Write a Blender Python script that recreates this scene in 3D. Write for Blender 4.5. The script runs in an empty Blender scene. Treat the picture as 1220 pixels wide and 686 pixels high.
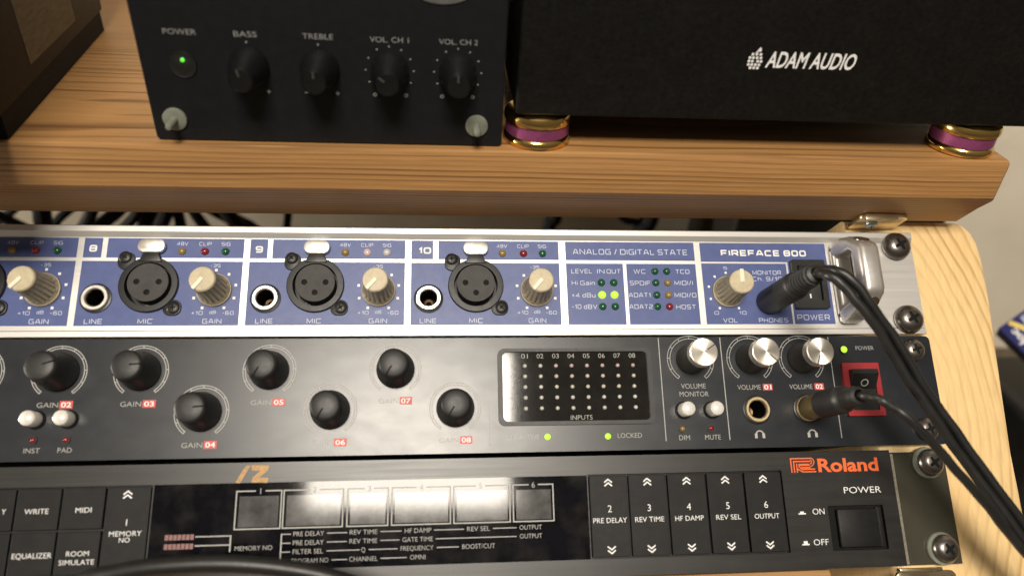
import bpy, bmesh, math, random
from mathutils import Vector, Matrix
random.seed(7)
SC = bpy.context.scene
COL = SC.collection
MM = 0.001
# ------------------------------------------------------------------ camera
TH = math.atan2(0.639287, 0.768763)          # the rack leans back by this angle
CT, ST = math.cos(TH), math.sin(TH)
FWD = Vector((0.09540671, 0.82139559, -0.56232273))
RGT = Vector((0.99543621, -0.0775473, 0.05561626))
DWN = Vector((0.00207635, -0.56506257, -0.82504544))
cd = bpy.data.cameras.new('camera')
cam = bpy.data.objects.new('camera', cd)
COL.objects.link(cam)
cam.matrix_world = Matrix(((RGT.x, -DWN.x, -FWD.x, -199.05 * MM), (RGT.y, -DWN.y, -FWD.y, -261.87 * MM),
                           (RGT.z, -DWN.z, -FWD.z, 150.31 * MM), (0, 0, 0, 1)))
cd.sensor_fit = 'HORIZONTAL'
cd.sensor_width = 36
cd.lens = 26.218
cd.clip_start = 0.01
cd.clip_end = 50
cd.dof.use_dof = True
cd.dof.focus_distance = 0.298
cd.dof.aperture_fstop = 5.5
SC.camera = cam
SC.render.resolution_x = 1024
SC.render.resolution_y = 575
SC.view_settings.view_transform = 'Standard'
SC.view_settings.look = 'None'
SC.view_settings.exposure = 0.0
SC.view_settings.gamma = 1.0
# ------------------------------------------------------------------ light: dim warm room, one ceiling fixture and an added fill for the wall
W = bpy.data.worlds.new('World')
SC.world = W
W.use_nodes = True
wn, wl = W.node_tree.nodes, W.node_tree.links
bg = wn['Background']
tc = wn.new('ShaderNodeTexCoord')
sx = wn.new('ShaderNodeSeparateXYZ')
mr = wn.new('ShaderNodeMapRange')
mr.inputs[1].default_value = -0.6
mr.inputs[2].default_value = 0.9
rp = wn.new('ShaderNodeValToRGB')
rp.color_ramp.elements[0].color = (0.25, 0.19, 0.13, 1)
rp.color_ramp.elements[1].color = (1.0, 0.86, 0.68, 1)
wl.new(tc.outputs['Generated'], sx.inputs[0])
wl.new(sx.outputs['Z'], mr.inputs[0])
wl.new(mr.outputs[0], rp.inputs[0])
wl.new(rp.outputs[0], bg.inputs['Color'])
bg.inputs['Strength'].default_value = 0.20


def area_lamp(name, loc, target, sx_, sy_, power, col):
    ld = bpy.data.lights.new(name, 'AREA')
    ld.shape = 'RECTANGLE'
    ld.size = sx_
    ld.size_y = sy_
    ld.energy = power
    ld.color = col
    o = bpy.data.objects.new(name, ld)
    COL.objects.link(o)
    o.location = loc
    d = Vector(target) - Vector(loc)
    o.rotation_euler = d.to_track_quat('-Z', 'Y').to_euler()
    return o


area_lamp('ceiling_lamp', (-0.28, -1.122, 1.50), (-0.26, -0.05, 0.0), 0.56, 0.425, 44, (1.0, 0.915, 0.79))
area_lamp('wall_fill_lamp', (-2.20, -0.12, -0.05), (-0.20, 0.23, -0.10), 0.30, 0.30, 46, (1.0, 0.90, 0.76))  # added fill lamp, brightens the wall seen in the gap under the shelf


# ------------------------------------------------------------------ materials
class NT:
    def __init__(s, name):
        s.m = bpy.data.materials.new(name)
        s.m.use_nodes = True
        s.t = s.m.node_tree
        s.b = s.t.nodes['Principled BSDF']

    def n(s, typ, **kw):
        o = s.t.nodes.new(typ)
        for k, v in kw.items():
            setattr(o, k, v)
        return o

    def put(s, sock, v):
        if hasattr(v, 'is_output'):
            s.t.links.new(v, sock)
        elif v is not None:
            sock.default_value = v

    def math(s, op, a, b=None, c=None):
        o = s.n('ShaderNodeMath', operation=op)
        s.put(o.inputs[0], a)
        s.put(o.inputs[1], b)
        s.put(o.inputs[2], c)
        return o.outputs[0]

    def coord(s, scale=(1, 1, 1), loc=(0, 0, 0)):
        t = s.n('ShaderNodeTexCoord')
        mp = s.n('ShaderNodeMapping')
        mp.inputs['Scale'].default_value = [1000 * a for a in scale]
        mp.inputs['Location'].default_value = loc
        s.t.links.new(t.outputs['Object'], mp.inputs[0])
        return mp.outputs[0]

    def noise(s, vec, scale, detail=3, rough=0.55):
        o = s.n('ShaderNodeTexNoise')
        s.t.links.new(vec, o.inputs['Vector'])
        o.inputs['Scale'].default_value = scale
        o.inputs['Detail'].default_value = detail
        o.inputs['Roughness'].default_value = rough
        return o.outputs['Fac']

    def ramp(s, fac, stops, interp='LINEAR'):
        o = s.n('ShaderNodeValToRGB')
        o.color_ramp.interpolation = interp
        e = o.color_ramp.elements
        while len(e) < len(stops):
            e.new(0.5)
        for q, (p, c) in zip(e, stops):
            q.position = p
            q.color = (*c, 1) if len(c) == 3 else c
        s.t.links.new(fac, o.inputs[0])
        return o.outputs[0]

    def mix(s, fac, a, b, mode='MIX'):
        o = s.n('ShaderNodeMix', data_type='RGBA', blend_type=mode)
        s.put(o.inputs[0], fac)
        s.put(o.inputs[6], a)
        s.put(o.inputs[7], b)
        return o.outputs[2]

    def bump(s, h, strength, dist=0.0002):
        o = s.n('ShaderNodeBump')
        o.inputs['Strength'].default_value = strength
        o.inputs['Distance'].default_value = dist
        s.t.links.new(h, o.inputs['Height'])
        s.t.links.new(o.outputs[0], s.b.inputs['Normal'])


def c4(c):
    return (c[0], c[1], c[2], 1)


def mat(name, col, rough=0.5, metal=0.0, var=0.12, rvar=0.15, scale=0.25, grain=None, gdist=0.0001, gscale=3.0,
        emit=None, spec=0.5, dust=0.0, stretch=(1, 1, 1), coat=0.0, trans=0.0):
    t = NT(name)
    v = t.coord(stretch)
    f = t.noise(v, scale, 4)
    dk = tuple(max(0, c * (1 - var)) for c in col)
    lt = tuple(min(1, c * (1 + var)) for c in col)
    cc = t.ramp(f, [(0.3, dk), (0.7, lt)])
    if dust:
        d = t.noise(t.coord(), 1.6, 2)
        dm = t.ramp(d, [(0.70, (0, 0, 0)), (0.78, (dust, dust, dust))])
        big = t.noise(t.coord(), 0.09, 3)
        bm_ = t.ramp(big, [(0.45, (0, 0, 0)), (0.75, (dust * .35, dust * .35, dust * .35))])
        cl = t.ramp(t.noise(t.coord((1, 1, 1), (7, 3, 9)), 0.05, 4), [(0.42, (0.05,) * 3), (0.62, (1, 1, 1))])
        dm = t.mix(1.0, dm, cl, 'MULTIPLY')
        sm = t.mix(1.0, dm, bm_, 'ADD')
        cc = t.mix(sm, cc, (0.42, 0.39, 0.34, 1))
    t.put(t.b.inputs['Base Color'], cc)
    f2 = t.noise(t.coord(stretch, (31, 7, 3)), scale * 2.3, 4)
    r = t.math('MULTIPLY_ADD', f2, 2 * rvar * rough, rough * (1 - rvar))
    t.put(t.b.inputs['Roughness'], r)
    t.b.inputs['Metallic'].default_value = metal
    t.b.inputs['Specular IOR Level'].default_value = spec
    if coat:
        t.b.inputs['Coat Weight'].default_value = coat
        t.b.inputs['Coat Roughness'].default_value = 0.05
    if trans:
        t.b.inputs['Transmission Weight'].default_value = trans
    if emit:
        t.b.inputs['Emission Color'].default_value = c4(emit[0])
        t.b.inputs['Emission Strength'].default_value = emit[1]
    if grain:
        h = t.noise(t.coord(stretch), gscale, 3)
        t.bump(h, grain, gdist)
    return t.m


def wood_plank(name, early, late, cy, cz, spacing):
    t = NT(name)
    v = t.coord()
    s = t.n('ShaderNodeSeparateXYZ')
    t.t.links.new(v, s.inputs[0])
    warp = t.noise(t.coord((0.0035, 0.03, 0.03)), 1.0, 3)
    dy = t.math('SUBTRACT', s.outputs[1], cy)
    dz = t.math('SUBTRACT', s.outputs[2], cz)
    r2 = t.math('ADD', t.math('MULTIPLY', dy, dy), t.math('MULTIPLY', dz, dz))
    r = t.math('SQRT', r2)
    r = t.math('ADD', r, t.math('MULTIPLY', warp, 7.0))
    sp = t.noise(t.coord((0.0, 0.045, 0.045), (5, 5, 5)), 1.0, 2)
    r = t.math('ADD', r, t.math('MULTIPLY', sp, 5.0))
    fr = t.math('FRACT', t.math('DIVIDE', r, spacing))
    ring = t.ramp(fr, [(0.0, (0, 0, 0)), (0.5, (0.10,) * 3), (0.80, (1, 1, 1)), (0.92, (0.9,) * 3), (1.0, (0, 0, 0))])
    amp = t.ramp(t.noise(t.coord((0.002, 0.16, 0.16), (9, 2, 1)), 1.0, 2), [(0.32, (0.12,) * 3), (0.68, (1, 1, 1))])
    ring = t.mix(1.0, ring, amp, 'MULTIPLY')
    col = t.mix(ring, c4(early), c4(late))
    fib = t.noise(t.coord((0.03, 1.6, 1.6)), 1.0, 4, 0.65)
    fm = t.ramp(fib, [(0.3, (0.80, 0.78, 0.75)), (0.7, (1.12, 1.12, 1.12))])
    col = t.mix(1.0, col, fm, 'MULTIPLY')
    blo = t.ramp(t.noise(t.coord((0.006, 0.02, 0.02)), 1.0, 3), [(0.3, (0.92,) * 3), (0.7, (1.07,) * 3)])
    col = t.mix(1.0, col, blo, 'MULTIPLY')
    pore = t.noise(t.coord((0.05, 3.0, 3.0), (2, 3, 4)), 1.0, 2)
    pm = t.ramp(pore, [(0.66, (0, 0, 0)), (0.74, (0.35,) * 3)])
    col = t.mix(pm, col, c4(tuple(c * .45 for c in late)))
    t.put(t.b.inputs['Base Color'], col)
    t.b.inputs['Roughness'].default_value = 0.5
    t.bump(t.math('ADD', fib, t.math('MULTIPLY', fr, 0.6)), 0.35, 0.0003)
    return t.m


def wood_rings(name, early, late, cx, cy, ky, spacing):
    t = NT(name)
    v = t.coord()
    s = t.n('ShaderNodeSeparateXYZ')
    t.t.links.new(v, s.inputs[0])
    warp = t.noise(t.coord((0.02, 0.012, 0.01)), 1.0, 3)
    dx = t.math('SUBTRACT', s.outputs[0], cx)
    dy = t.math('MULTIPLY', t.math('SUBTRACT', s.outputs[1], cy), ky)
    r = t.math('SQRT', t.math('ADD', t.math('MULTIPLY', dx, dx), t.math('MULTIPLY', dy, dy)))
    r = t.math('ADD', r, t.math('MULTIPLY', warp, 9.0))
    fr = t.math('FRACT', t.math('DIVIDE', r, spacing))
    ring = t.ramp(fr, [(0.0, (0, 0, 0)), (0.55, (0.10,) * 3), (0.84, (0.9,) * 3), (1.0, (0, 0, 0))])
    rr = t.ramp(t.math('DIVIDE', r, 70.0), [(0.30, (0.14,) * 3), (0.60, (0.42,) * 3), (0.76, (1.0,) * 3)])
    ring = t.mix(1.0, ring, rr, 'MULTIPLY')
    irr = t.ramp(t.noise(t.coord((0.09, 0.035, 0.05), (8, 1, 5)), 1.0, 3), [(0.3, (0.50,) * 3), (0.66, (1, 1, 1))])
    ring = t.mix(1.0, ring, irr, 'MULTIPLY')
    col = t.mix(ring, c4(early), c4(late))
    fib = t.noise(t.coord((0.5, 0.08, 0.5)), 1.0, 4, 0.6)
    col = t.mix(1.0, col, t.ramp(fib, [(0.3, (0.90,) * 3), (0.7, (1.08,) * 3)]), 'MULTIPLY')
    blo = t.noise(t.coord((0.03, 0.02, 0.02), (4, 4, 4)), 1.0, 3)
    col = t.mix(t.ramp(blo, [(0.5, (0, 0, 0)), (0.8, (0.5,) * 3)]), col, c4((early[0] * .95, early[1] * .80, early[2] * .62)))
    t.put(t.b.inputs['Base Color'], col)
    t.b.inputs['Roughness'].default_value = 0.42
    t.bump(fib, 0.2, 0.0002)
    return t.m


def wall_mat(name, col):
    t = NT(name)
    f = t.noise(t.coord(), 0.02, 3)
    cc = t.ramp(f, [(0.3, tuple(c * .93 for c in col)), (0.7, tuple(c * 1.05 for c in col))])
    sp = t.noise(t.coord((1, 1, 1), (3, 1, 2)), 0.16, 2)
    cc = t.mix(t.ramp(sp, [(0.72, (0, 0, 0)), (0.76, (0.35,) * 3)]), cc, c4(tuple(c * .55 for c in col)))
    t.put(t.b.inputs['Base Color'], cc)
    t.b.inputs['Roughness'].default_value = 0.8
    t.bump(t.noise(t.coord(), 0.35, 4), 0.5, 0.0006)
    return t.m


M = {}
M['plank'] = wood_plank('stained_plank_wood', (0.395, 0.208, 0.074), (0.140, 0.062, 0.019), -38, -66, 1.9)
M['rail'] = wood_plank('lower_rail_wood', (0.45, 0.26, 0.11), (0.28, 0.14, 0.05), 75, -62, 5.0)
M['pine'] = wood_rings('pale_pine', (0.80, 0.575, 0.285), (0.44, 0.24, 0.08), -20, 166, 0.46, 3.8)
M['wall'] = wall_mat('painted_wall', (0.74, 0.67, 0.54))
M['floor'] = mat('dark_floor', (0.10, 0.075, 0.05), 0.6, var=0.3)
M['silver'] = mat('brushed_aluminium', (0.70, 0.685, 0.66), 0.42, 0.75, var=0.05, stretch=(0.05, 2, 1), grain=0.12, gscale=2.0, gdist=0.00005)
M['blue'] = mat('blue_anodised_print', (0.068, 0.095, 0.255), 0.44, 0.0, var=0.08, grain=0.06, gscale=4, spec=0.45, dust=0.14)
M['white_print'] = mat('white_print', (0.80, 0.80, 0.80), 0.55, var=0.04)
M['pale_print'] = mat('pale_blue_print', (0.52, 0.56, 0.70), 0.55, var=0.05)
M['grey_print'] = mat('grey_print', (0.39, 0.385, 0.37), 0.6, var=0.08)
M['knob_black'] = mat('matt_black_knob', (0.006, 0.006, 0.0065), 0.36, var=0.2, spec=0.42)
M['amp_print'] = mat('soft_grey_print', (0.27, 0.27, 0.265), 0.6, var=0.06)
M['dim_print'] = mat('dim_grey_print', (0.18, 0.18, 0.18), 0.6, var=0.06)
M['red_print'] = mat('red_print', (0.55, 0.07, 0.06), 0.5, var=0.1)
M['orange_print'] = mat('orange_print', (0.78, 0.13, 0.025), 0.5, var=0.06)
M['ochre'] = mat('ochre_paint_marker', (0.46, 0.27, 0.11), 0.6, var=0.25, scale=0.8)
M['maroon'] = mat('faded_maroon_print', (0.24, 0.12, 0.11), 0.6, var=0.5, scale=2.5)
M['black_panel'] = mat('black_anodised_panel', (0.0110, 0.0135, 0.0185), 0.31, 0.0, var=0.2, rvar=0.14, spec=0.50, stretch=(0.35, 0.6, 1), scale=0.12, grain=0.06, gscale=0.9, gdist=0.00003, dust=0.05)
M['bezel'] = mat('brushed_black_bezel', (0.012, 0.0115, 0.011), 0.36, 0.0, var=0.3, spec=0.5, stretch=(0.05, 2, 1), grain=0.2, gscale=1.5, gdist=0.00006, dust=0.05)
M['glossy_window'] = mat('dusty_smoked_window', (0.004, 0.004, 0.006), 0.06, 0.0, var=0.3, rvar=0.5, spec=0.22, dust=0.10, scale=0.12)
M['lcd'] = mat('grey_lcd_glass', (0.070, 0.070, 0.070), 0.09, 0.0, var=0.5, scale=0.16, spec=0.35, dust=0.15)
M['smoke'] = mat('dark_meter_window', (0.010, 0.0095, 0.0085), 0.06, 0.0, var=0.2, spec=0.45, dust=0.03)
M['black_plastic'] = mat('black_plastic', (0.012, 0.012, 0.012), 0.38, var=0.2, spec=0.5, grain=0.08)
M['black_metal'] = mat('black_painted_metal', (0.010, 0.010, 0.011), 0.45, var=0.15, spec=0.4, grain=0.1)
M['key'] = mat('charcoal_key_plastic', (0.010, 0.010, 0.0105), 0.5, var=0.2, spec=0.2, dust=0.025, grain=0.15)
M['hole'] = mat('dark_hole', (0.004, 0.004, 0.004), 0.7, spec=0.2)
M['brass_dark'] = mat('tarnished_contact', (0.16, 0.09, 0.04), 0.45, 0.7)
M['grey_insert'] = mat('grey_insert_plastic', (0.050, 0.048, 0.046), 0.6, var=0.15, spec=0.3)
M['nickel'] = mat('nickel', (0.88, 0.84, 0.77), 0.40, 0.95, var=0.06)
M['jack_ring'] = mat('pale_nickel_ring', (0.86, 0.83, 0.76), 0.33, 0.9, var=0.05)
M['screw'] = mat('black_nickel_screw', (0.20, 0.185, 0.17), 0.30, 0.95, var=0.15)
M['beige_cap'] = mat('beige_cap_plastic', (0.50, 0.43, 0.29), 0.5, var=0.10, scale=0.6)
M['knob_skirt'] = mat('taupe_knob_skirt', (0.22, 0.19, 0.135), 0.42, var=0.25, scale=0.8)
M['ivory'] = mat('ivory_pointer', (0.78, 0.74, 0.60), 0.5, var=0.05)
M['rubber'] = mat('black_rubber', (0.014, 0.014, 0.014), 0.48, var=0.2, spec=0.5, grain=0.1)
_t = NT('spun_aluminium')
_t.b.inputs['Base Color'].default_value = (0.90, 0.85, 0.76, 1)
_t.b.inputs['Metallic'].default_value = 1.0
_t.put(_t.b.inputs['Roughness'], _t.math('MULTIPLY_ADD', _t.noise(_t.coord(), 1.2, 3), 0.10, 0.36))
_t.b.inputs['Anisotropic'].default_value = 0.75
_tg = _t.n('ShaderNodeTangent', direction_type='RADIAL', axis='Z')
_t.t.links.new(_tg.outputs[0], _t.b.inputs['Tangent'])
M['spun'] = _t.m
M['pearl'] = mat('white_button_cap', (0.80, 0.77, 0.72), 0.25, 0.15, var=0.05)
M['olive'] = mat('olive_grey_steel', (0.070, 0.066, 0.047), 0.38, 0.5, var=0.1, scale=0.1, spec=0.4)
M['edge'] = mat('ear_bend_highlight', (0.45, 0.41, 0.34), 0.35, 0.8, var=0.25, scale=1.2)  # pale steel colour paints the highlight along the ear's bend
M['red_plastic'] = mat('red_bezel_plastic', (0.31, 0.024, 0.030), 0.35, var=0.1)
M['gold'] = mat('polished_gold', (0.84, 0.58, 0.20), 0.17, 1.0, var=0.12, scale=0.6, stretch=(.3, .3, 5), grain=0.10, gscale=1.2)
M['magenta'] = mat('magenta_anodised_band', (0.30, 0.070, 0.185), 0.38, 0.5, var=0.2, scale=0.8, stretch=(1, 1, 4), grain=0.15)
M['zinc'] = mat('yellow_zinc', (0.60, 0.50, 0.33), 0.24, 0.95, var=0.10, scale=0.12)
M['bluezinc'] = mat('blue_zinc_screw', (0.55, 0.60, 0.62), 0.25, 0.95)
M['cable'] = mat('black_cable_jacket', (0.011, 0.011, 0.011), 0.42, var=0.2, spec=0.5, grain=0.2, gscale=1.5)
M['bronze'] = mat('bronze_plug_sleeve', (0.24, 0.19, 0.085), 0.38, 0.7, var=0.15)
M['amp_face'] = mat('black_amp_face', (0.0068, 0.0072, 0.0088), 0.5, var=0.15, spec=0.28, grain=0.15, gscale=5)
M['speaker_black'] = mat('speaker_black', (0.0052, 0.0048, 0.0042), 0.58, var=0.5, scale=0.5, spec=0.2, grain=0.6, gscale=0.9, gdist=0.0003, dust=0.02)
M['box_brown'] = mat('dark_brown_card', (0.010, 0.008, 0.005), 0.6, var=0.2, spec=0.25)
M['paper'] = mat('faded_paper_label', (0.15, 0.118, 0.075), 0.75, var=0.22, scale=0.35, stretch=(1, 0.35, 1.6), spec=0.2)
M['washer'] = mat('milky_plastic_washer', (0.17, 0.18, 0.145), 0.35, var=0.15)
M['badge'] = mat('grey_badge', (0.24, 0.25, 0.26), 0.35, 0.6)
M['led_off_green'] = mat('led_dark_green', (0.012, 0.085, 0.035), 0.2, spec=0.6)
M['led_off_red'] = mat('led_dark_red', (0.20, 0.018, 0.025), 0.2, spec=0.6)
M['led_off_amber'] = mat('led_dull_amber', (0.26, 0.18, 0.06), 0.25, spec=0.6)
M['led_green_glint'] = mat('led_glint_white', (0.55, 0.52, 0.50), 0.18, spec=0.8)  # pale colour paints the glint on a green signal LED
M['led_red_glint'] = mat('led_glint_pink', (0.62, 0.47, 0.46), 0.18, spec=0.8)  # pinkish white paints the glint on a red clip LED
M['led_grey'] = mat('led_grey_lens', (0.55, 0.54, 0.51), 0.2, spec=0.8)
M['led_greyred'] = mat('led_grey_red_lens', (0.50, 0.37, 0.355), 0.2, spec=0.8)
M['led_greyamb'] = mat('led_grey_amber_lens', (0.52, 0.47, 0.39), 0.2, spec=0.8)
M['led_on'] = mat('led_lit_green', (0.3, 0.6, 0.05), 0.3, emit=((0.42, 1.0, 0.03), 1.15))
M['screw_black'] = mat('small_black_screw', (0.030, 0.029, 0.028), 0.42, 0.6, var=0.15)
M['dim_cable'] = mat('dull_black_cable', (0.006, 0.006, 0.006), 0.7, var=0.2, spec=0.15)
M['led_dot'] = mat('led_lit_dot', (0.1, 0.5, 0.05), 0.3, emit=((0.10, 0.85, 0.04), 0.9))
M['carton_blue'] = mat('carton_blue', (0.025, 0.030, 0.16), 0.4, var=0.15)
M['carton_pic'] = mat('carton_flame_print', (0.60, 0.16, 0.06), 0.4, var=0.6, scale=0.15)
M['carton_sky'] = mat('carton_pale_print', (0.30, 0.34, 0.55), 0.4, var=0.4, scale=0.12)
M['carton_yellow'] = mat('carton_yellow_print', (0.70, 0.50, 0.05), 0.4)


# ------------------------------------------------------------------ mesh building
def catmull(pts, n=10):
    P = [Vector(p) for p in pts]
    P = [P[0] * 2 - P[1]] + P + [P[-1] * 2 - P[-2]]
    out = []
    for i in range(1, len(P) - 2):
        a, b, c, d = P[i - 1:i + 3]
        for k in range(n):
            t = k / n
            out.append(0.5 * ((2 * b) + (c - a) * t + (2 * a - 5 * b + 4 * c - d) * t * t + (3 * b - a - 3 * c + d) * t ** 3))
    out.append(P[-2])
    return out


_txt = {}


def text_polys(s, bold=0.0):
    k = (s, bold)
    if k not in _txt:
        cu = bpy.data.curves.new('text_shape', 'FONT')
        cu.body = s
        cu.resolution_u = 3
        cu.offset = bold
        o = bpy.data.objects.new('text_shape', cu)
        COL.objects.link(o)
        bpy.context.view_layer.update()
        me = bpy.data.meshes.new_from_object(o.evaluated_get(bpy.context.evaluated_depsgraph_get()))
        vs = [(v.co.x, v.co.y) for v in me.vertices]
        fs = [tuple(p.vertices) for p in me.polygons]
        bpy.data.objects.remove(o)
        bpy.data.curves.remove(cu)
        bpy.data.meshes.remove(me)
        _txt[k] = (vs, fs)
    return _txt[k]


SQ = {}                # square wide lettering drawn as strokes: width, strokes of (x, y[, corner radius])
SQ.update({
    'A': (1.15, [[(0, 0), (.40, 1), (.75, 1), (1.15, 0)], [(.15, .3), (1.0, .3)]]),
    'B': (1.1, [[(0, .5, 0), (0, 1, 0), (1.05, 1), (1.05, .5), (0, .5, 0)], [(0, .5), (0, 0, 0), (1.1, 0), (1.1, .5), (.9, .5)]]),
    'C': (1.1, [[(1.1, 1), (0, 1), (0, 0), (1.1, 0)]]),
    'D': (1.15, [[(0, .5), (0, 1, 0), (1.15, 1), (1.15, 0), (0, 0, 0), (0, .5)]]),
    'E': (1.0, [[(1.0, 1), (0, 1, 0), (0, 0, 0), (1.0, 0)], [(0, .5), (.92, .5)]]),
    'F': (1.0, [[(1.0, 1), (0, 1, 0), (0, 0)], [(0, .48), (.9, .48)]]),
    'G': (1.15, [[(1.15, 1), (0, 1), (0, 0), (1.15, 0, 0), (1.15, .48, 0), (.62, .48)]]),
    'H': (1.1, [[(0, 0), (0, 1)], [(1.1, 0), (1.1, 1)], [(0, .5), (1.1, .5)]]),
    'I': (0, [[(0, 0), (0, 1)]]),
    'L': (.9, [[(0, 1), (0, 0, 0), (.9, 0)]]),
    'M': (1.3, [[(0, 0), (0, 1, 0), (.65, .15, 0), (1.3, 1, 0), (1.3, 0)]]),
    'N': (1.15, [[(0, 0), (0, 1, 0), (1.15, 0, 0), (1.15, 1)]]),
    'O': (1.15, [[(.5, 1), (0, 1), (0, 0), (1.15, 0), (1.15, 1), (.5, 1)]]),
    'P': (1.05, [[(0, 0), (0, 1, 0), (1.05, 1), (1.05, .42), (0, .42)]]),
    'R': (1.1, [[(0, 0), (0, 1, 0), (1.05, 1), (1.05, .42), (0, .42)], [(.6, .42), (1.1, 0)]]),
    'S': (1.05, [[(1.05, 1), (0, 1), (0, .5), (1.05, .5), (1.05, 0), (0, 0)]]),
    'T': (1.05, [[(0, 1), (1.05, 1)], [(.525, 1), (.525, 0)]]),
    'U': (1.1, [[(0, 1), (0, 0), (1.1, 0), (1.1, 1)]]),
    'V': (1.15, [[(0, 1), (.575, 0, 0), (1.15, 1)]]),
    'W': (1.6, [[(0, 1), (.4, 0, 0), (.8, 1, 0), (1.2, 0, 0), (1.6, 1)]]),
    '0': (1.0, [[(.5, 1), (0, 1), (0, 0), (1.0, 0), (1.0, 1), (.5, 1)]]),
    '1': (.35, [[(0, .72), (.35, 1, 0), (.35, 0)]]),
    '2': (1.0, [[(0, 1), (1.0, 1), (1.0, .5), (0, .5), (0, 0, 0), (1.0, 0)]]),
    '3': (1.0, [[(0, 1), (1.0, 1), (1.0, 0), (0, 0)], [(.2, .5), (1.0, .5)]]),
    '4': (1.05, [[(.78, 0), (.78, 1, 0), (0, .28, 0), (1.05, .28)]]),
    '5': (1.0, [[(1.0, 1), (0, 1, 0), (0, .56, 0), (1.0, .56), (1.0, 0), (0, 0)]]),
    '6': (1.0, [[(1.0, 1), (0, 1), (0, 0), (1.0, 0), (1.0, .56), (0, .56)]]),
    '7': (1.0, [[(0, 1), (1.0, 1, 0), (.35, 0)]]),
    '8': (1.0, [[(.5, 1), (0, 1), (0, 0), (1.0, 0), (1.0, 1), (.5, 1)], [(0, .52), (1.0, .52)]]),
    '9': (1.0, [[(0, 0), (1.0, 0), (1.0, 1), (0, 1), (0, .46), (1.0, .46)]]),
    '/': (.5, [[(0, -.05), (.5, 1.05)]]), '+': (.7, [[(0, .45), (.7, .45)], [(.35, .1), (.35, .8)]]), '-': (.5, [[(0, .45), (.5, .45)]]),
    '.': (0, [[(0, 0), (0, .12)]]),
    'a': (.8, [[(.05, .7), (.8, .7), (.8, 0)], [(.8, .37), (0, .37), (0, 0), (.8, 0)]]),
    'h': (.8, [[(0, 1), (0, 0)], [(0, .68), (.8, .68), (.8, 0)]]),
    'i': (0, [[(0, 0), (0, .68)], [(0, .86), (0, 1)]]),
    'n': (.8, [[(0, .7), (0, 0)], [(0, .68), (.8, .68), (.8, 0)]]),
    'u': (.8, [[(0, .7), (0, 0), (.8, 0)], [(.8, .7), (.8, 0)]]),
    'd': (.8, [[(.8, 1), (.8, 0)], [(.8, .68), (0, .68), (0, 0), (.8, 0)]]),
})


def round_path(p, rad):
    out = [Vector(p[0][:2])]
    for i in range(1, len(p) - 1):
        a, b, c = Vector(p[i - 1][:2]), Vector(p[i][:2]), Vector(p[i + 1][:2])
        r_ = p[i][2] if len(p[i]) > 2 else rad
        r_ = min(r_, (a - b).length * .49, (c - b).length * .49)
        if r_ < 1e-4:
            out.append(b)
            continue
        p0, p1 = b + (a - b).normalized() * r_, b + (c - b).normalized() * r_
        for k in range(5):
            t = k / 4
            out.append(p0 * (1 - t) ** 2 + b * 2 * t * (1 - t) + p1 * t * t)
    out.append(Vector(p[-1][:2]))
    return out


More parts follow.
